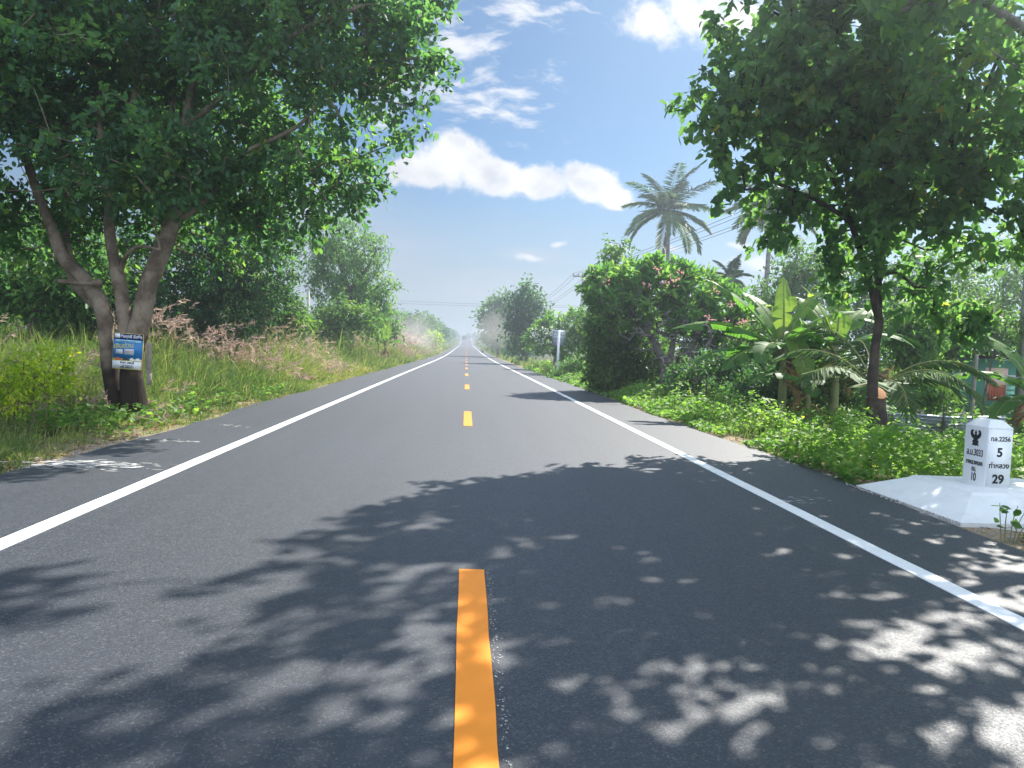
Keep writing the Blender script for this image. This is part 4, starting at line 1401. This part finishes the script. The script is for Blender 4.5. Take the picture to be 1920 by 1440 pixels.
text('ชัยฤทธิ์ ลีสซิ่ง', .068, pt_(.1, .41), M['poster_white'], p_head, w=.98, bold=.001)
text('จำนำทะเบียนรถ จำนองที่ดิน', .024, pt_(0, .285), M['navy'], p_slog)
text('เงินด่วน', .105, pt_(-.14, .15) @ Matrix.Rotation(rad(6), 4, 'Z'), M['poster_yellow'], p_pic, bold=.001)
text('ดอกเบี้ยต่ำ', .032, pt_(.04, .0), M['poster_red'], p_off)
text('สาขา ลพบุรี', .052, pt_(0, -.315), M['black'], p_foot, bold=.001)
text('อยู่ตรงข้ามตลาด', .026, pt_(0, -.385), M['navy'], p_foot)
text('036-685671', .048, pt_(0, -.44), M['black'], p_foot, bold=.001)

# weathered plank tied to the trunk beside it
pc2 = W(279, 672, 12.98)
root = empty('plank', pc2, 'weathered grey plank stuck upright beside the poster', 'plank')
root.rotation_euler = (0, rad(1), rad(20))
mb = MB()
mb.box((0, 0, 0), (.085, .035, .5))
mb.box((.01, -.03, .02), (.05, .024, .36))
o = mb.build('board', M['old_wood'], root)
bevel(o, .006)
mb = MB()
mb.box((.02, 0, -.34), (.07, .02, .2))
mb.build('splint', M['old_wood'], root)

# ------------------------------------------------------------------ road sign seen from behind
d = 44.0
pt = W(1047, 650, d)
g0 = float(gz(pt[0], d))
ztop = W(1050, 619, d)[2]
root = empty('road_sign', (pt[0], d, g0), 'back of a grey road sign on a white square post', 'road sign')
mb = MB()
mb.box((0, 0, (ztop - g0) / 2 - .1), (.13, .13, ztop - g0 + .2))
mb.build('post', M['post_white'], root)
pz = W(1048, 634, d)[2] - g0
mb = MB()
mb.box((0, .1, pz), (.74, .012, .92))
for k in range(5):
    mb.box((0, .088, pz - .36 + .18 * k), (.72, .018, .03))
for sx in (-.362, .362):
    mb.box((sx, .09, pz), (.018, .03, .92))
pn = mb.build('panel', M['grey_metal'], root)
mb = MB()
for dz_ in (-.25, .25):
    mb.box((0, .076, pz + dz_), (.3, .016, .05))
mb.build('bracket', M['grey_metal'], root)

# ------------------------------------------------------------------ poles and wires
def pole(label, x, y, h, arm=1.9, name='utility_pole', r=.13):
    g0 = float(gz(x, y))
    root = empty(name, (x, y, g0), label, 'utility pole')
    mb = MB()
    mb.box((0, 0, h / 2 - .2), (r * 1.5, r * 1.7, h + .4))
    o = mb.build('shaft', M['concrete'], root)
    if arm:
        mb = MB()
        mb.box((0, -.16, h - .35), (arm, .09, .11))
        mb.box((0, -.16, h - 1.3), (.5, .09, .09))
        mb.build('crossarm', M['old_wood'], root)
        for k in (-.9, -.45, .45, .9):
            mb = MB()
            tube(mb, [(k * arm / 2, -.16, h - .3), (k * arm / 2, -.16, h - .2), (k * arm / 2, -.16, h - .12), (k * arm / 2, -.16, h - .08)], [.02, .07, .05, .03], 8, n=3)
            mb.build('insulator', M['concrete'], root)
    return (x, y - .16, g0 + h - .08)


t1 = pole('concrete utility pole with crossarm poking out left of the frangipani top', W(1091, 560, 70)[0], 70, W(1096, 517, 70)[2] - float(gz(11, 70)) + .25)
t0 = pole('concrete utility pole hidden in the garden trees behind the lopped tree', 15.0, 20, 9.2)
t2 = pole('farther utility pole behind the conical tree', 10.0, 128, 8.0)
px_, py_ = W(577, 600, 37)[0], 37
pole('thin bare post standing on the left bank before the slender tree', px_, py_, W(577, 546, 37)[2] - float(gz(px_, py_)), arm=0, name='bare_post', r=.07)
tl = pole('wooden pole in the trees left of the dust', -12.5, 100, 7.6, 1.2, r=.11)


def wire(label, a, b, sag, name='power_line', r=.013, group=None):
    a, b = np.array(a, float), np.array(b, float)
    t_ = np.linspace(0, 1, 18)[:, None]
    P = a * (1 - t_) + b * t_
    P[:, 2] -= sag * 4 * (t_ * (1 - t_))[:, 0]
    mb = MB()
    tube(mb, P, r, 5, n=2, smoothit=False)
    return tag(mb.build(name, M['wire']), label, 'wire', group)


for k, (oa, lab) in enumerate(((-.86, 'leftmost'), (-.43, 'second'), (.43, 'third'), (.86, 'rightmost'))):
    wire('%s of the four wires sloping up past the tall coconut palm' % lab, (t1[0] + oa, t1[1], t1[2]), (t0[0] + oa, t0[1], t0[2]), .45)
    wire('%s of the four wires running on behind the conical tree' % lab, (t1[0] + oa, t1[1], t1[2]), (t2[0] + oa, t2[1], t2[2]), .5, group=None)
wire('upper of two wires crossing high over the far road', (tl[0], 100, W(800, 566, 100)[2]), (15, 100, W(1030, 571, 100)[2]), .15)
wire('lower of two wires crossing high over the far road', (tl[0], 101, W(800, 571, 101)[2]), (15, 101, W(1030, 574, 101)[2]), .15)

# ------------------------------------------------------------------ green shed in the garden
d = 23.0
pl_ = W(1842, 700, d)
zb, zt = W(1842, 752, d)[2], W(1842, 672, d)[2]
g0 = float(gz(pl_[0], d))
root = empty('shed', (pl_[0], d, g0), 'small green shed with pink and red brown panels and block wall', 'shed')
zb, zt = zb - g0, zt - g0
S = d / F
mb = MB()
mb.box((.7, 1.3, (zt + .05) / 2 - .05), (1.9, 2.4, zt + .05))
mb.build('wall', M['green_wall'], root)
mb = MB()
mb.box((.7, 1.2, zt + .1), (2.7, 3.2, .07), rot=Matrix.Rotation(rad(-4), 3, 'X'))
mb.build('roof', M['dark_roof'], root)
mb = MB()
mb.box((.52, .085, zt * .66), (.72, .03, zt * .4))
mb.build('pink_panel', M['pink_wall'], root)
mb = MB()
for k in range(6):
    mb.box((.33 + k * .09, .08, zb + .28), (.086, .03, .5))
mb.build('board_panel', M['red_wall'], root)
mb = MB()
mb.box((1.16, .06, zb + .42), (.64, .05, .84), 1)
for r_i in range(5):
    for c_i in range(2):
        mb.box((1.0 + c_i * .31 + (.0 if r_i % 2 == 0 else 0), .03, zb + .1 + r_i * .16), (.29, .016, .145), 0)
mb.build('block_wall', [M['green_block'], M['mortar']], root)
d = 19.5
pp = W(1826, 720, d)
g0 = float(gz(pp[0], d))
root = empty('garden_post', (pp[0], d, g0), 'bare wooden post leaning before the green shed', 'post')
mb = MB()
hh = W(1826, 664, d)[2] - g0
tube(mb, [(.02, 0, -.15), (0, 0, hh * .5), (.03, 0, hh)], [.06, .052, .045], 8, 0, .08)
mb.build('shaft', M['old_wood'], root, smooth=True)
mb = MB()
tube(mb, [(0, 0, hh * .72), (.35, .02, hh * .76), (1.3, .1, hh * .72)], [.03, .026, .018], 6, 0, .08)
mb.build('rail', M['old_wood'], root, smooth=True)

# low fence of old corrugated sheets behind the lopped trunk
d = 16.5
a, b = W(1655, 770, d), W(1835, 800, d)
g0 = float(gz(a[0], d))
root = empty('sheet_fence', (a[0], d, g0), 'low fence of old grey corrugated sheets behind the lopped trunk', 'fence')
zc = np.linspace(0, .62, 60)
xw = np.linspace(0, b[0] - a[0] + .6, 8)
V = np.array([[x_, .022 * math.sin(z_ * 2 * math.pi / .076) + .03 * math.sin(x_ * 2), z_ - .02 + .02 * math.sin(x_ * 3)] for z_ in zc for x_ in xw])
i = np.arange(len(V)).reshape(len(zc), len(xw))
mb = MB()
mb.add(V, [np.stack([i[:-1, :-1], i[:-1, 1:], i[1:, 1:], i[1:, :-1]], -1).reshape(-1, 4)])
sh = mb.build('sheet', M['grey_metal'], root, smooth=True)
so = sh.modifiers.new('thick', 'SOLIDIFY')
so.thickness = .003
for k in range(4):
    mb = MB()
    mb.box((k * xw[-1] / 3, .08, .3), (.07, .07, .8))
    mb.build('post', M['old_wood'], root)

# ------------------------------------------------------------------ truck far up the road
ty = 470.0
tz = float(zr(ty))
root = empty('truck', (-1.55, ty, tz), 'small dark red truck far up the road driving away in the haze', 'truck')
mb = MB()
mb.box((0, 2.6, .75), (2.0, 7.0, .25))
mb.box((0, 4.9, 1.5), (2.0, 1.7, 1.4))
mb.box((0, 4.7, 2.3), (1.8, 1.2, .3))
bevel(mb.build('cab', M['truck_dark'], root), .05)
mb = MB()
mb.box((0, 1.4, 1.75), (2.25, 4.8, 1.7))
for k in range(6):
    mb.box((0, -1.0 + k * .95, 1.75), (2.33, .08, 1.6))
bevel(mb.build('cargo_body', M['truck_red'], root), .03)
for sx in (-.85, .85):
    for yy_ in (-.2, .9, 5.0):
        mb = MB()
        tube(mb, [(sx - .15, yy_, .5), (sx + .15, yy_, .5)], .5, 16, smoothit=False)
        mb.build('wheel', M['rubber'], root)
    mb = MB()
    mb.box((sx, -.95 - .07, .85), (.3, .05, .18))
    mb.build('tail_light', M['tail_red'], root)

# ------------------------------------------------------------------ undergrowth
rng = np.random.default_rng(77)
# left bank: tussocks of tall grass, thinning to a trodden edge
def tussocks(n, yr, span, seed):
    r = np.random.default_rng(seed)
    y = np.exp(r.uniform(math.log(yr[0]), math.log(yr[1]), n))
    off = r.uniform(0, 1, n) ** 1.25 * span + .08
    x = -4.6 - off - (vnoise(y, y * 0, 1.2, 9) - .5) * .4
    h = (.14 + .72 * sst(off / 2.0)) * (.45 + .95 * vnoise(x, y, 2.2, 10)) * r.uniform(.6, 1.3, n) * (1 + 0.95 * sst((y - 15) / 20))
    near_ = np.exp(-(((x + 5.75) / 1.3) ** 2 + ((y - 11.9) / 1.9) ** 2))
    h = h * (1 - .78 * np.clip(near_ * 1.5, 0, 1))
    return x, y, off, h


cx, cy, co_, chh = tussocks(3600, (2.6, 125), 9.0, 200)
NB = 46
n = len(cx)
rr = np.repeat((.06 + .18 * rng.uniform(0, 1, n)) * np.maximum(1, cy / 16) ** .7, NB) * np.sqrt(rng.uniform(0, 1, n * NB))
an = rng.uniform(0, 2 * np.pi, n * NB)
dx, dy = np.cos(an), np.sin(an)
x, y = np.repeat(cx, NB) + rr * dx, np.repeat(cy, NB) + rr * dy
x = np.minimum(x, -4.58)
ht = np.repeat(chh, NB) * rng.uniform(.45, 1.2, n * NB)
out_ = rng.uniform(.1, 1.35, n * NB)
lean = np.column_stack([dx, dy]) * out_[:, None] + rng.normal(0, .15, (n * NB, 2)) + np.array([.12, -.05])
ct = np.clip(.43 + .6 * (vnoise(cx, cy, 4.0, 11) - .45) + rng.normal(0, .12, n), .05, .95)
tint = np.clip(np.repeat(ct, NB) + rng.normal(0, .09, n * NB), 0, 1)
tint = np.where(rng.uniform(0, 1, n * NB) > .9, rng.uniform(.7, 1, n * NB), tint)
mb = MB()
blades(mb, np.column_stack([x, y, gz(x, y) - .02]), ht, .0075 * np.maximum(1, y / 9) ** .85 * rng.uniform(.7, 1.5, n * NB), lean, tint, 0, rng)
# a thin sward between them
N = 30000
y = np.exp(rng.uniform(math.log(2.6), math.log(60), N))
x = -4.6 - rng.uniform(0, 1, N) ** 1.3 * 7 - (vnoise(y, y * 0, 1.2, 9) - .5) * .4
hh_ = (.1 + .3 * sst((-x - 4.6) / 2)) * rng.uniform(.5, 1.2, N)
blades(mb, np.column_stack([x, y, gz(x, y) - .01]), hh_, .007 * np.maximum(1, y / 9) ** .85, rng.normal(0, .4, (N, 2)), np.clip(rng.normal(.55, .2, N), 0, 1), 0, rng)
tag(mb.build('tall_grass', M['grass']), 'tall tussocks of green and straw coloured grass on the left bank', 'grass', kind='stuff')

# feathery seed heads over some of the tussocks
pk = np.where((vnoise(cx, cy, 3.4, 12) > .58) & (co_ > .5) & (cy > 5) & (rng.uniform(0, 1, n) < np.where(cy < 14, .3, .65)))[0]
NP_ = 7
y0, x0 = np.repeat(cy[pk], NP_), np.repeat(cx[pk], NP_)
n = len(y0)
az = rng.uniform(0, 2 * np.pi, n)
sc_ = np.maximum(1, y0 / 14) ** .6
x0 = np.minimum(x0 + rng.normal(0, .16, n) * sc_, -4.7)
y0 = y0 + rng.normal(0, .2, n) * sc_
h_ = np.repeat(chh[pk], NP_) * rng.uniform(.75, 1.3, n)
tipd = np.column_stack([np.cos(az) * .4 + .3, np.sin(az) * .4, np.zeros(n)])
stemtop = np.column_stack([x0, y0, gz(x0, y0)]) + tipd * (h_ * .45)[:, None] + np.array([0, 0, 1]) * h_[:, None]
mb = MB()
blades(mb, np.column_stack([x0, y0, gz(x0, y0)]), h_ * 1.02, .004 * np.maximum(1, y0 / 9), tipd[:, :2] * .45, .8, 0, rng)
KP = 13
tt = np.repeat(np.clip(vnoise(x0, y0, 3.1, 13) * .9 + rng.normal(0, .15, n), 0, 1), KP)
u = np.tile(np.linspace(-.2, .8, KP), n)
dirp = nrm(np.repeat(tipd, KP, 0) + np.array([0, 0, .3]) * rng.uniform(0, 1.6, (n, 1)).repeat(KP, 0))
pos = np.repeat(stemtop, KP, 0) + dirp * (u * .2 * np.repeat(sc_, KP))[:, None]
dd = nrm(dirp * 1.0 + rng.normal(0, .36, (n * KP, 3)) + np.array([0, 0, -.1]))
leaves(mb, pos, dd, rng.normal(0, 1, (n * KP, 3)), .1 * np.repeat(sc_, KP) * rng.uniform(.7, 1.2, n * KP), .0065 * np.repeat(sc_, KP), tt, LANCE, 1)
tag(mb.build('flowering_grass', [M['grass'], M['plume']]), 'feathery pinkish tan seed heads over the left bank', 'grass', kind='stuff')

# low broad leaves at the foot of the poster tree and along the left edge
N = 5200
y = np.exp(rng.uniform(math.log(5), math.log(30), N))
off = .15 + rng.uniform(0, 1, N) * 1.5
x = -4.6 - off
cl = vnoise(x, y, .8, 14)
near = np.exp(-((x + 5.6) ** 2 + (y - 12.3) ** 2) / 1.6)
keep = rng.uniform(0, 1, N) < sst((cl - .5) / .3) * .7 + near
x, y = x[keep], y[keep]
n = len(x)
mb = MB()
pos = np.column_stack([x, y, gz(x, y) + rng.uniform(.04, .3, n)])
leaves(mb, pos, np.column_stack([rng.normal(0, 1, n), rng.normal(0, 1, n), rng.normal(-.1, .3, n)]), np.column_stack([rng.normal(0, .35, n), rng.normal(-.2, .35, n), np.ones(n)]),
       rng.uniform(.05, .12, n), rng.uniform(.045, .1, n), np.clip(rng.normal(.35, .2, n), 0, .9), HEART)
tag(mb.build('creeper', M['vine']), 'low creeper with broad leaves along the left asphalt edge', 'creeper', kind='stuff')

# dead leaves and straw on the edges
N = 2600
y = np.exp(rng.uniform(math.log(3), math.log(45), N))
sd = np.where(rng.uniform(0, 1, N) < .7, -1, 1)
x = sd * (4.62 + np.abs(rng.normal(0, .28, N)))
z = gz(x, y) + rng.uniform(.005, .03, N)
mb = MB()
leaves(mb, np.column_stack([x, y, z]), np.column_stack([rng.normal(0, 1, N), rng.normal(0, 1, N), rng.normal(0, .2, N)]), np.column_stack([rng.normal(0, .4, N), rng.normal(0, .4, N), np.ones(N)]),
       rng.uniform(.03, .11, N), rng.uniform(.01, .05, N), rng.uniform(0, 1, N), OVAL)
tag(mb.build('leaf_litter', M['dry']), 'dry leaves and straw along the asphalt edges', 'leaf litter', kind='stuff')

# loose gravel thrown against the asphalt edges
rg = np.random.default_rng(55)
N = 2600
gy = np.exp(rg.uniform(math.log(3.2), math.log(26), N))
gs = np.where(rg.uniform(0, 1, N) < .5, -1, 1)
gx = gs * (4.5 + np.abs(rg.normal(0, .2, N)))
k_ = (gx > 4.2) & (gy > 6.6) & (gy < 8.7)
gx[k_] = 4.44 + rg.uniform(-.06, .03, k_.sum())
gx = np.where((gx < 0), gx - .06, gx)
gr = rg.uniform(.004, .017, N)
oct_ = np.array([(1, 0, 0), (0, 1, 0), (-1, 0, 0), (0, -1, 0), (0, 0, .8), (0, 0, -.8)])
V = np.column_stack([gx, gy, np.maximum(gz(gx, gy), np.where(np.abs(gx) < 4.5, zr(gy), -9)) + gr * .4])[:, None] + oct_[None] * gr[:, None, None] * rg.uniform(.6, 1.3, (N, 6, 1))
fo = np.array([(0, 1, 4), (1, 2, 4), (2, 3, 4), (3, 0, 4), (1, 0, 5), (2, 1, 5), (3, 2, 5), (0, 3, 5)])
mb = MB()
mb.add(V.reshape(-1, 3), [((np.arange(N) * 6)[:, None, None] + fo[None]).reshape(-1, 3)])
tag(mb.build('gravel', M['concrete']), 'loose grey gravel along the asphalt edges', 'gravel', kind='stuff')

# right verge: bright creeping undergrowth
def verge(name, label, N, xr, yr, mat_, L, hmax, seed, tint, shape=HEART, thr=.0):
    rng = np.random.default_rng(seed)
    y = np.exp(rng.uniform(math.log(yr[0]), math.log(yr[1]), N))
    x = rng.uniform(0, 1, N) ** 1.2 * (xr[1] - xr[0]) + xr[0] + (vnoise(y, y * 0, .9, 15) - .5) * .35
    inside = ~((x > 4.2) & (x < 6.75) & (y < 8.7) & (y > 5.9))
    hf = hmax * (.2 + .8 * sst((x - xr[0]) / 1.2)) * (.1 + 1.25 * vnoise(x, y, .55, 16)) * (.5 + .9 * vnoise(x, y, 2.0, 17))
    keep = inside & (vnoise(x, y, 1.4, 18) > thr)
    x, y, hf = x[keep], y[keep], hf[keep]
    n = len(x)
    z = gz(x, y) + hf * rng.uniform(0, 1, n) ** .5 + .02
    sc_ = np.maximum(1, y / 14) ** .7 * rng.uniform(.5, 1.6, n)
    mb = MB()
    tn = np.clip(tint + .45 * (vnoise(x, y, 1.9, 19) - .5) + rng.normal(0, .13, n), 0, .96)
    tn = np.where(rng.uniform(0, 1, n) > .996, 1, tn)
    leaves(mb, np.column_stack([x, y, z]), np.column_stack([rng.normal(0, 1, n), rng.normal(0, 1, n), rng.normal(-.15, .35, n)]),
           np.column_stack([rng.normal(0, .45, n), rng.normal(-.1, .45, n), np.ones(n)]), L * sc_, L * .85 * sc_, tn, shape)
    return mb, label, name


mb, lab, nm = verge('undergrowth', 'bright green creeping undergrowth on the right verge', 60000, (4.5, 9.6), (4.5, 60), M['vine'], .062, .72, 31, .5, thr=.16)
x_, y_ = np.random.default_rng(8).uniform(4.7, 9.5, 5000), np.exp(np.random.default_rng(9).uniform(math.log(9.4), math.log(60), 5000))
r8 = np.random.default_rng(10)
blades(mb, np.column_stack([x_, y_, gz(x_, y_)]), r8.uniform(.2, .75, 5000), .006 * np.maximum(1, y_ / 9), r8.normal(0, .35, (5000, 2)), r8.uniform(.2, .6, 5000), 1, r8)
tag(mb.build(nm, [M['vine'], M['grass']]), lab, 'undergrowth', kind='stuff')
mb, lab, nm = verge('garden_weeds', 'darker weeds covering the gardens beyond the right verge', 26000, (9.2, 24), (9, 60), M['leaf_mid'], .12, .55, 32, .55)
tag(mb.build(nm, M['leaf_mid']), lab, 'weeds', kind='stuff')
mb, lab, nm = MB(), 'low green growth on both verges far up the road', 'verge_grass'
r9 = np.random.default_rng(34)
n = 16000
y_ = np.exp(r9.uniform(math.log(45), math.log(520), n))
x_ = np.where(r9.uniform(0, 1, n) < .5, -1, 1) * (4.65 + r9.uniform(0, 1, n) ** 1.3 * 6)
blades(mb, np.column_stack([x_, y_, gz(x_, y_)]), r9.uniform(.25, .8, n), .035 * np.maximum(1, y_ / 60), r9.normal(0, .3, (n, 2)), np.clip(r9.normal(.5, .2, n), 0, 1), 1, r9)
tag(mb.build(nm, [M['vine'], M['grass']]), lab, 'grass', kind='stuff')
# a field of bright young crop behind the left grass
n = 14000
x_, y_ = r9.uniform(-30, -13, n), r9.uniform(17, 34, n)
mb = MB()
blades(mb, np.column_stack([x_, y_, gz(x_, y_)]), r9.uniform(.7, 1.3, n), .05, r9.normal(0, .35, (n, 2)), np.clip(r9.normal(.42, .1, n), 0, .7), 0, r9)
tag(mb.build('crop_field', M['grass']), 'bright green crop standing behind the left bank', 'crop', kind='stuff')

# young plant pushing up in front of the kilometre stone
bp = gp(1885, 1010)
root = empty('seedling', (bp[0], bp[1], -.06), 'young plant with round leaves in front of the white apron', 'plant')
mb, ml = MB(), MB()
rng = np.random.default_rng(4)
for k, (dx, top_) in enumerate(((0, .33), (.16, .3), (-.07, .36), (.09, .34), (.2, .2))):
    P = np.array([(dx * .4, 0, -.02), (dx * .7, .01, top_ * .6), (dx, 0, top_)])
    tube(mb, P, [.005, .004, .003], 5)
    n = 4
    pos = P[-1] + rng.normal(0, .016, (n, 3)) - np.array([0, 0, 1]) * rng.uniform(0, .16, (n, 1))
    leaves(ml, pos, np.column_stack([rng.normal(0, 1, n), rng.normal(-.3, .6, n), rng.normal(.1, .3, n)]), np.column_stack([rng.normal(0, .4, n), rng.normal(-.5, .3, n), np.ones(n)]), rng.uniform(.06, .12, n), rng.uniform(.05, .085, n), rng.uniform(.0, .3, n), OVAL)
mb.build('stem', M['pseudostem'], root, smooth=True)
ml.build('leaves', M['vine'], root)

# ------------------------------------------------------------------ air
m_, t = mat('haze_air')
pv = t.n('ShaderNodeVolumePrincipled')
pv.inputs['Color'].default_value = (.78, .88, 1.0, 1)
pv.inputs['Density'].default_value = .0021
pv.inputs['Anisotropy'].default_value = .72
o = t.n('ShaderNodeOutputMaterial')
t.put(o.inputs['Volume'], pv.outputs[0])
mb = MB()
mb.box((0, 730, 7.5), (1260, 1600, 21))
tag(mb.build('haze', m_), 'pale humid haze over the whole road', 'haze', kind='stuff')


def dust(label, c, s, dens_, seed):
    m_, t = mat('dust_air')
    co = t.n('ShaderNodeTexCoord').outputs['Object']
    ln = t.vm('LENGTH', t.vm('MULTIPLY', co, tuple(1 / q_ for q_ in s)), out=1)
    nz = t.noise(t.vm('ADD', co, (seed * 7.0, 0, 0)), .45, 4, .6)
    f = t.m('SUBTRACT', t.m('ADD', t.m('SUBTRACT', 1.0, ln), t.m('MULTIPLY', t.m('SUBTRACT', nz, .5), 1.6)), .1)
    f = t.m('MULTIPLY', t.m('MAXIMUM', f, 0.0), dens_)
    pv = t.n('ShaderNodeVolumePrincipled')
    pv.inputs['Color'].default_value = (.96, .93, .87, 1)
    t.put(pv.inputs['Density'], f)
    pv.inputs['Anisotropy'].default_value = .3
    o = t.n('ShaderNodeOutputMaterial')
    t.put(o.inputs['Volume'], pv.outputs[0])
    u, v = np.meshgrid(np.linspace(0, np.pi, 14), np.linspace(0, 2 * np.pi, 24, endpoint=False), indexing='ij')
    V = np.stack([np.sin(u) * np.cos(v) * s[0], np.sin(u) * np.sin(v) * s[1], np.cos(u) * s[2]], -1).reshape(-1, 3)
    q_ = [[i_ * 24 + j_, (i_ + 1) * 24 + j_, (i_ + 1) * 24 + (j_ + 1) % 24, i_ * 24 + (j_ + 1) % 24] for i_ in range(13) for j_ in range(24)]
    mb = MB()
    mb.add(V, [q_])
    o = mb.build('dust_cloud', m_, smooth=True)
    o.location = c
    tag(o, label, 'dust', kind='stuff')


dust('puff of pale dust drifting over the left verge', W(775, 630, 92), (4.2, 8, 3.2), .1, 1)
dust('thin dust drifting before the trees on the right of the far road', W(925, 620, 100), (3.4, 7, 3.4), .06, 2)
